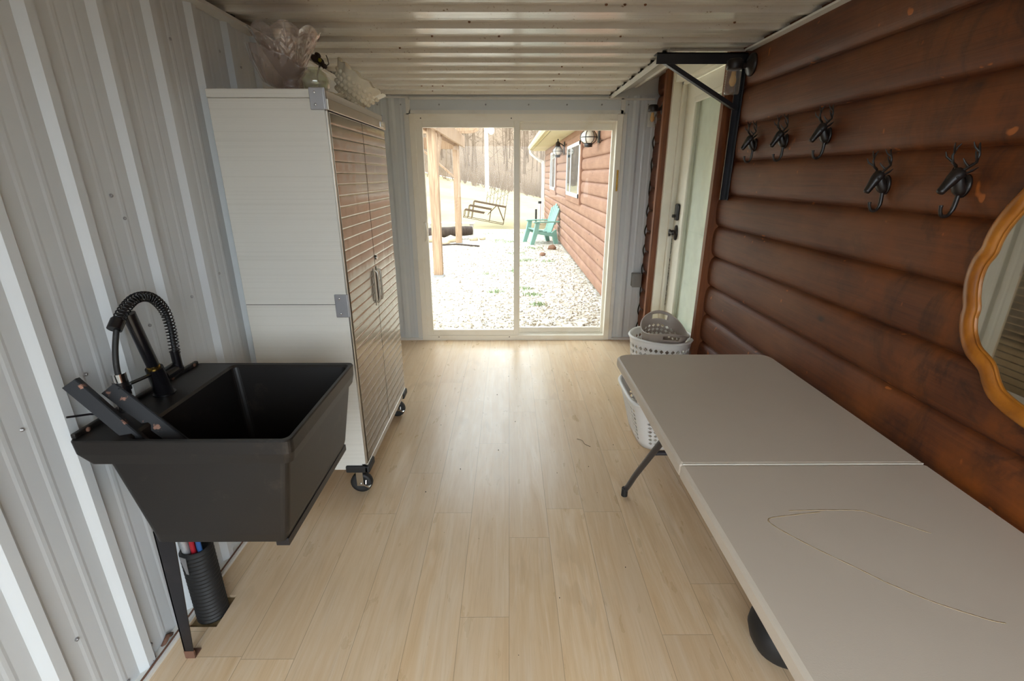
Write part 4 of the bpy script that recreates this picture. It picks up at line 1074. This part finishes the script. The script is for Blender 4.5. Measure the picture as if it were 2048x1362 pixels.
mb.bar(C_(.27, -.27, .50), C_(.27, .27, .50), .03, .06); mb.build('backrest', 'greychair', ch)

ch.rotation_euler = (0, 0, R(16))

# rusty tiered plant stand standing askew on the lawn
sd = thing('plant_stand', 'rusty tiered metal stand with lattice back standing askew on the grass', 'plant stand', (-.75, 16.6, lawn_z(-.75, 16.6)))
def s_px(u, v, y=16.6):
    """stand drawn in its own tilted plane: u right, v up in metres"""
    a = R(-10.5); return Vector((-.75 + u * math.cos(a) - v * math.sin(a) * .9, y, lawn_z(-.75, 16.6) + .02 + u * math.sin(a) + v * math.cos(a) + .16))
TR = [(-.78, -.12, .24), (-.65, .10, .40), (-.52, .56, .56)]
for d, nm in ((0., 'f'), (.45, 'b')):
    mb = MB()
    for u0, u1, v in TR:
        mb.bar(s_px(u0, v, 16.4 + d), s_px(u1, v, 16.4 + d), .03, .03); mb.bar(s_px(u0, v, 16.4 + d), s_px(u0, -.0, 16.4 + d), .022, .022)
    mb.bar(s_px(.56, .56, 16.4 + d), s_px(.56, 0, 16.4 + d), .025, .025).bar(s_px(-.80, 0, 16.4 + d), s_px(.56, 0, 16.4 + d), .02, .02)
    mb.bar(s_px(.08, 0, 16.4 + d), s_px(.08, .40, 16.4 + d), .018, .018).bar(s_px(.56, .1, 16.4 + d), s_px(.28, .56, 16.4 + d), .018, .018).bar(s_px(.0, .22, 16.4 + d), s_px(.25, .56, 16.4 + d), .018, .018)
    mb.build('side_frame', 'rustbar', sd)
for u0, u1, v in TR:
    mb = MB()
    for k in range(5):
        mb.bar(s_px(u0, v + .015, 16.4 + .45 * k / 4), s_px(u1, v + .015, 16.4 + .45 * k / 4), .02, .012)
    mb.build('tier', 'rustbar', sd)
mb = MB()
for k in range(7): 
    u = -.12 + .114 * k; mb.bar(s_px(u, .56, 16.85), s_px(u, .92 + (.26 if k > 1 else .10 * (k + 1)), 16.85), .014, .014)
for k in range(6):
    u = -.12 + .114 * k; v = .72 + .09 * (k % 3); mb.bar(s_px(u, v, 16.85), s_px(u + .114, v + .14, 16.85), .012, .012); mb.bar(s_px(u, v + .12, 16.85), s_px(u + .114, v + .02, 16.85), .01, .01)
mb.build('lattice_back', 'rustbar', sd)

# red log house outside
mb = MB()
y0h, y1h = YB + .12, 17.9
logwall(mb, y0h, y1h, -.03, 2.36, XR, .036)
mb.box(XR + .03, XR + .3, y0h, y1h, -.12, 2.36)
mb.mi = 1; mb.box(XR - .01, XR + .05, y1h, y1h + .06, -.12, 2.36)
struct(mb.build('wall_house', ['log_out', 'board'], origin=(XR, 10, 0)), 'weathered red log house wall outside the glass door', 'wall')
mb = MB().box(.80, 1.6, YB + .2, 18.3, 2.36, 2.385); mb.mi = 1; mb.poly([(.72, YB + .2, 2.5), (.72, 18.35, 2.5), (3.2, 18.35, 3.7), (3.2, YB + .2, 3.7), (.72, YB + .2, 2.46), (.72, 18.35, 2.46), (3.2, 18.35, 3.66), (3.2, YB + .2, 3.66)], [(0, 1, 2, 3), (4, 7, 6, 5), (0, 4, 5, 1), (2, 6, 7, 3), (1, 5, 6, 2), (0, 3, 7, 4)])
mb.mi = 0; mb.box(.79, .81, YB + .2, 18.3, 2.36, 2.50)
struct(mb.build('roof_eave', ['soffit', 'roof'], origin=(1, 10, 2.36)), 'cream soffit and roof edge over the red log wall', 'roof')
gt = thing('gutter', 'cream roof gutter along the log house eave with its white downspout', 'gutter', (.72, 11, 2.38))
mb = MB(); P = [(.79, 2.49), (.79, 2.39), (.71, 2.37), (.68, 2.42), (.67, 2.49), (.678, 2.49), (.69, 2.42), (.715, 2.38), (.78, 2.40), (.78, 2.49)]
mb.loops([[(x, YB + .3, z) for x, z in P], [(x, 18.2, z) for x, z in P]], cap0=True, cap1=True); mb.build('channel', 'soffit', gt)
MB().tube(resample([(.75, 17.95, 2.38), (.78, 17.95, 2.25), (1.1, 18.02, 2.02), (1.2, 18.02, 1.9), (1.21, 18.02, .9), (1.21, 18.02, .02)], 24), .05, 10).build('downspout', 'white_plastic', gt)
vp = thing('vent_pipe', 'white standpipe with black cap at the corner of the log house', 'pipe', (1.05, 17.2, G))
MB().tube([(1.06, 17.2, G), (1.06, 17.2, .62)], .05, 10).build('pipe', 'white_plastic', vp); MB().tube([(1.06, 17.2, .62), (1.06, 17.2, .70)], .06, 10).build('cap', 'rubber', vp)
MB().tube([(.93, 17.1, G), (.93, 17.1, .44)], .035, 8).build('riser', 'rubber', vp)
def house_window(n, y0, y1, z0, z1):
    w = thing('window_%d' % n, ['', 'nearer white sliding window in the red log wall', 'further white window in the red log wall'][n], 'window', (XR, (y0 + y1) / 2, z0), kind='structure')
    x0, x1 = 1.226, 1.29
    MB().box(1.24, 1.31, y0 - .11, y0, z0 - .11, z1 + .11).box(1.24, 1.31, y1, y1 + .11, z0 - .11, z1 + .11).box(1.24, 1.31, y0, y1, z1, z1 + .11).box(1.24, 1.31, y0, y1, z0 - .11, z0).build('casing', 'log_out', w)
    mb = MB().box(x0, x1, y0, y0 + .06, z0, z1).box(x0, x1, y1 - .06, y1, z0, z1).box(x0, x1, y0, y1, z1 - .06, z1).box(x0, x1, y0, y1, z0, z0 + .07)
    ym_ = (y0 + y1) / 2 + .3; mb.box(x0 + .004, x1, ym_ - .04, ym_ + .04, z0, z1); fr = mb.build('window_frame', 'white_plastic', w)
    MB().box(1.236, 1.246, y0 + .05, ym_ - .03, z0 + .05, z1 - .05).build('pane', 'win_dark', fr); MB().box(1.236, 1.246, ym_ + .03, y1 - .05, z0 + .05, z1 - .05).build('pane', 'win_dark', fr)
house_window(1, 8.95, 10.9, 1.16, 2.12); house_window(2, 13.6, 15.2, 1.16, 2.16)
def lantern(root, o):
    O = Vector(o)
    MB().box(O.x - .02, O.x, O.y - .06, O.y + .06, O.z - .14, O.z + .14, .01).build('back_plate', 'iron', root)
    MB().tube(resample([O + Vector(p) for p in ((-.01, 0, .04), (-.07, 0, .09), (-.12, 0, .10), (-.15, 0, .09))], 10), .012, 8).build('arm', 'iron', root)
    c = O + Vector((-.15, 0, -.05))
    cap = MB().lathe([(0, .228), (.012, .25), (.014, .20), (.05, .17), (.055, .10), (.075, .085), (.06, .075), (0, .075)], c, 20).build('cap', 'iron', root)
    MB().lathe([(0, .08), (.055, .075), (.10, .03), (.115, -.015), (.10, -.06), (.06, -.09), (0, -.09)], c, 24).build('globe', 'lantern_glass', root)
    mb = MB()
    for k in range(6):
        th = 2 * PI * k / 6; mb.tube([c + Vector((r * math.cos(th), r * math.sin(th), z)) for r, z in ((.06, .08), (.105, .03), (.12, -.015), (.105, -.06), (.062, -.095))], .005, 5)
    mb.tube([c + Vector((.121 * math.cos(a), .121 * math.sin(a), -.015)) for a in [2 * PI * i / 24 for i in range(24)]], .005, 5, closed=True)
    mb.lathe([(0, -.085), (.06, -.088), (.055, -.14), (0, -.145)], c, 16); mb.build('cage', 'iron', root)
l1 = thing('wall_lantern', 'round caged wall lantern on the log house, nearest the glass door', 'lantern', (XR - .036, 7.25, 2.12), 'caged lanterns on the log house'); lantern(l1, (XR - .036, 7.25, 2.12))
l2 = copy_tree(l1); l2.location = (XR - .036, 11.75, 2.13); l2['label'] = 'round caged wall lantern between the two log house windows'

# utility pole and woods
px_, py_ = -1.62, 37.
up_ = thing('utility_pole', 'tall pale utility pole standing in the field', 'utility pole', (px_, py_, lawn_z(px_, py_) - .1))
MB().tube([(px_, py_, lawn_z(px_, py_) - .1), (px_, py_, 12)], [.15, .11], 12).build('pole', 'pole', up_)
mb = MB().tube([(px_ + .12, py_ - .1, 4.45), (px_ + .35, py_ - .15, 4.6)], .04, 8).sphere((px_ + .36, py_ - .2, 4.5), .22, 2, (1, 1, 1.3)); mb.build('transformer', 'white_plastic', up_)
mb = MB()
def tree(x, y, hgt, r):
    z = lawn_z(x, y) - .5
    if y < 45: z = lawn_z(x, y) - .1
    top = Vector((x + random.uniform(-.6, .6), y, z + hgt)); b = Vector((x, y, z)); mb.tube([b, b.lerp(top, .5), top], [r, r * .7, r * .15], 4, cap=False, smooth=False)
    for k in range(9):
        t = random.uniform(.25, .95); s0 = b.lerp(top, t); a = random.uniform(0, 2 * PI); ln = hgt * random.uniform(.12, .28) * (1.2 - t)
        e = s0 + Vector((math.cos(a) * ln, math.sin(a) * ln * .5, ln * random.uniform(.5, 1.1))); mb.tube([s0, e], [r * .32 * (1.1 - t), .012], 3, cap=False, smooth=False)
        for q in range(2):
            s1 = s0.lerp(e, random.uniform(.4, .9)); mb.tube([s1, s1 + Vector((random.uniform(-1, 1), random.uniform(-.4, .4), random.uniform(.1, 1))) * ln * .45], [.02, .008], 3, cap=False, smooth=False)
for i in range(620):
    y = 46 + 60 * random.random() ** 1.4; x = random.uniform(-.33, .27) * y; tree(x, y, random.uniform(5, 11), random.uniform(.03, .065))
for i in range(260):
    y = random.uniform(41, 47); x = random.uniform(-.25, .25) * y; hgt = random.uniform(1., 2.4); z = lawn_z(x, min(y, 45)) - .05
    for k in range(5): mb.tube([(x, y, z), (x + random.uniform(-.6, .6), y, z + hgt * random.uniform(.6, 1))], [.02, .006], 3, cap=False, smooth=False)
tag(mb.build('woods', 'twig', origin=(0, 60, 0)), 'bare leafless winter woods covering the hillside', 'woods', kind='stuff')

# ------------------------------------------------------------------ daylight: an overcast sky
w = bpy.data.worlds.new('overcast sky'); S.world = w; w.use_nodes = True
bg = w.node_tree.nodes['Background']; bg.inputs[0].default_value = (.84, .93, 1.0, 1); bg.inputs[1].default_value = 6.4

# ------------------------------------------------------------------ camera
cam = bpy.data.cameras.new('camera'); co_ = bpy.data.objects.new('camera', cam); COL.objects.link(co_)
cam.sensor_width = 36; cam.lens = 957 / 2048 * 36; cam.clip_start = .02; cam.clip_end = 500
co_.location = (0, 0, 1.56); co_.rotation_euler = (R(90 - 19.1), 0, R(-.33))
S.camera = co_
S.view_settings.view_transform = 'Standard'; S.view_settings.look = 'None'; S.view_settings.gamma = 1; S.view_settings.use_curve_mapping = False
S.view_settings.exposure = 0.15
S.cycles.max_bounces = 14; S.cycles.diffuse_bounces = 8; S.cycles.glossy_bounces = 6; S.cycles.transparent_max_bounces = 16; S.cycles.transmission_bounces = 10
S.cycles.caustics_reflective = False; S.cycles.caustics_refractive = False; S.cycles.sample_clamp_indirect = 8
S.cycles.use_denoising = True
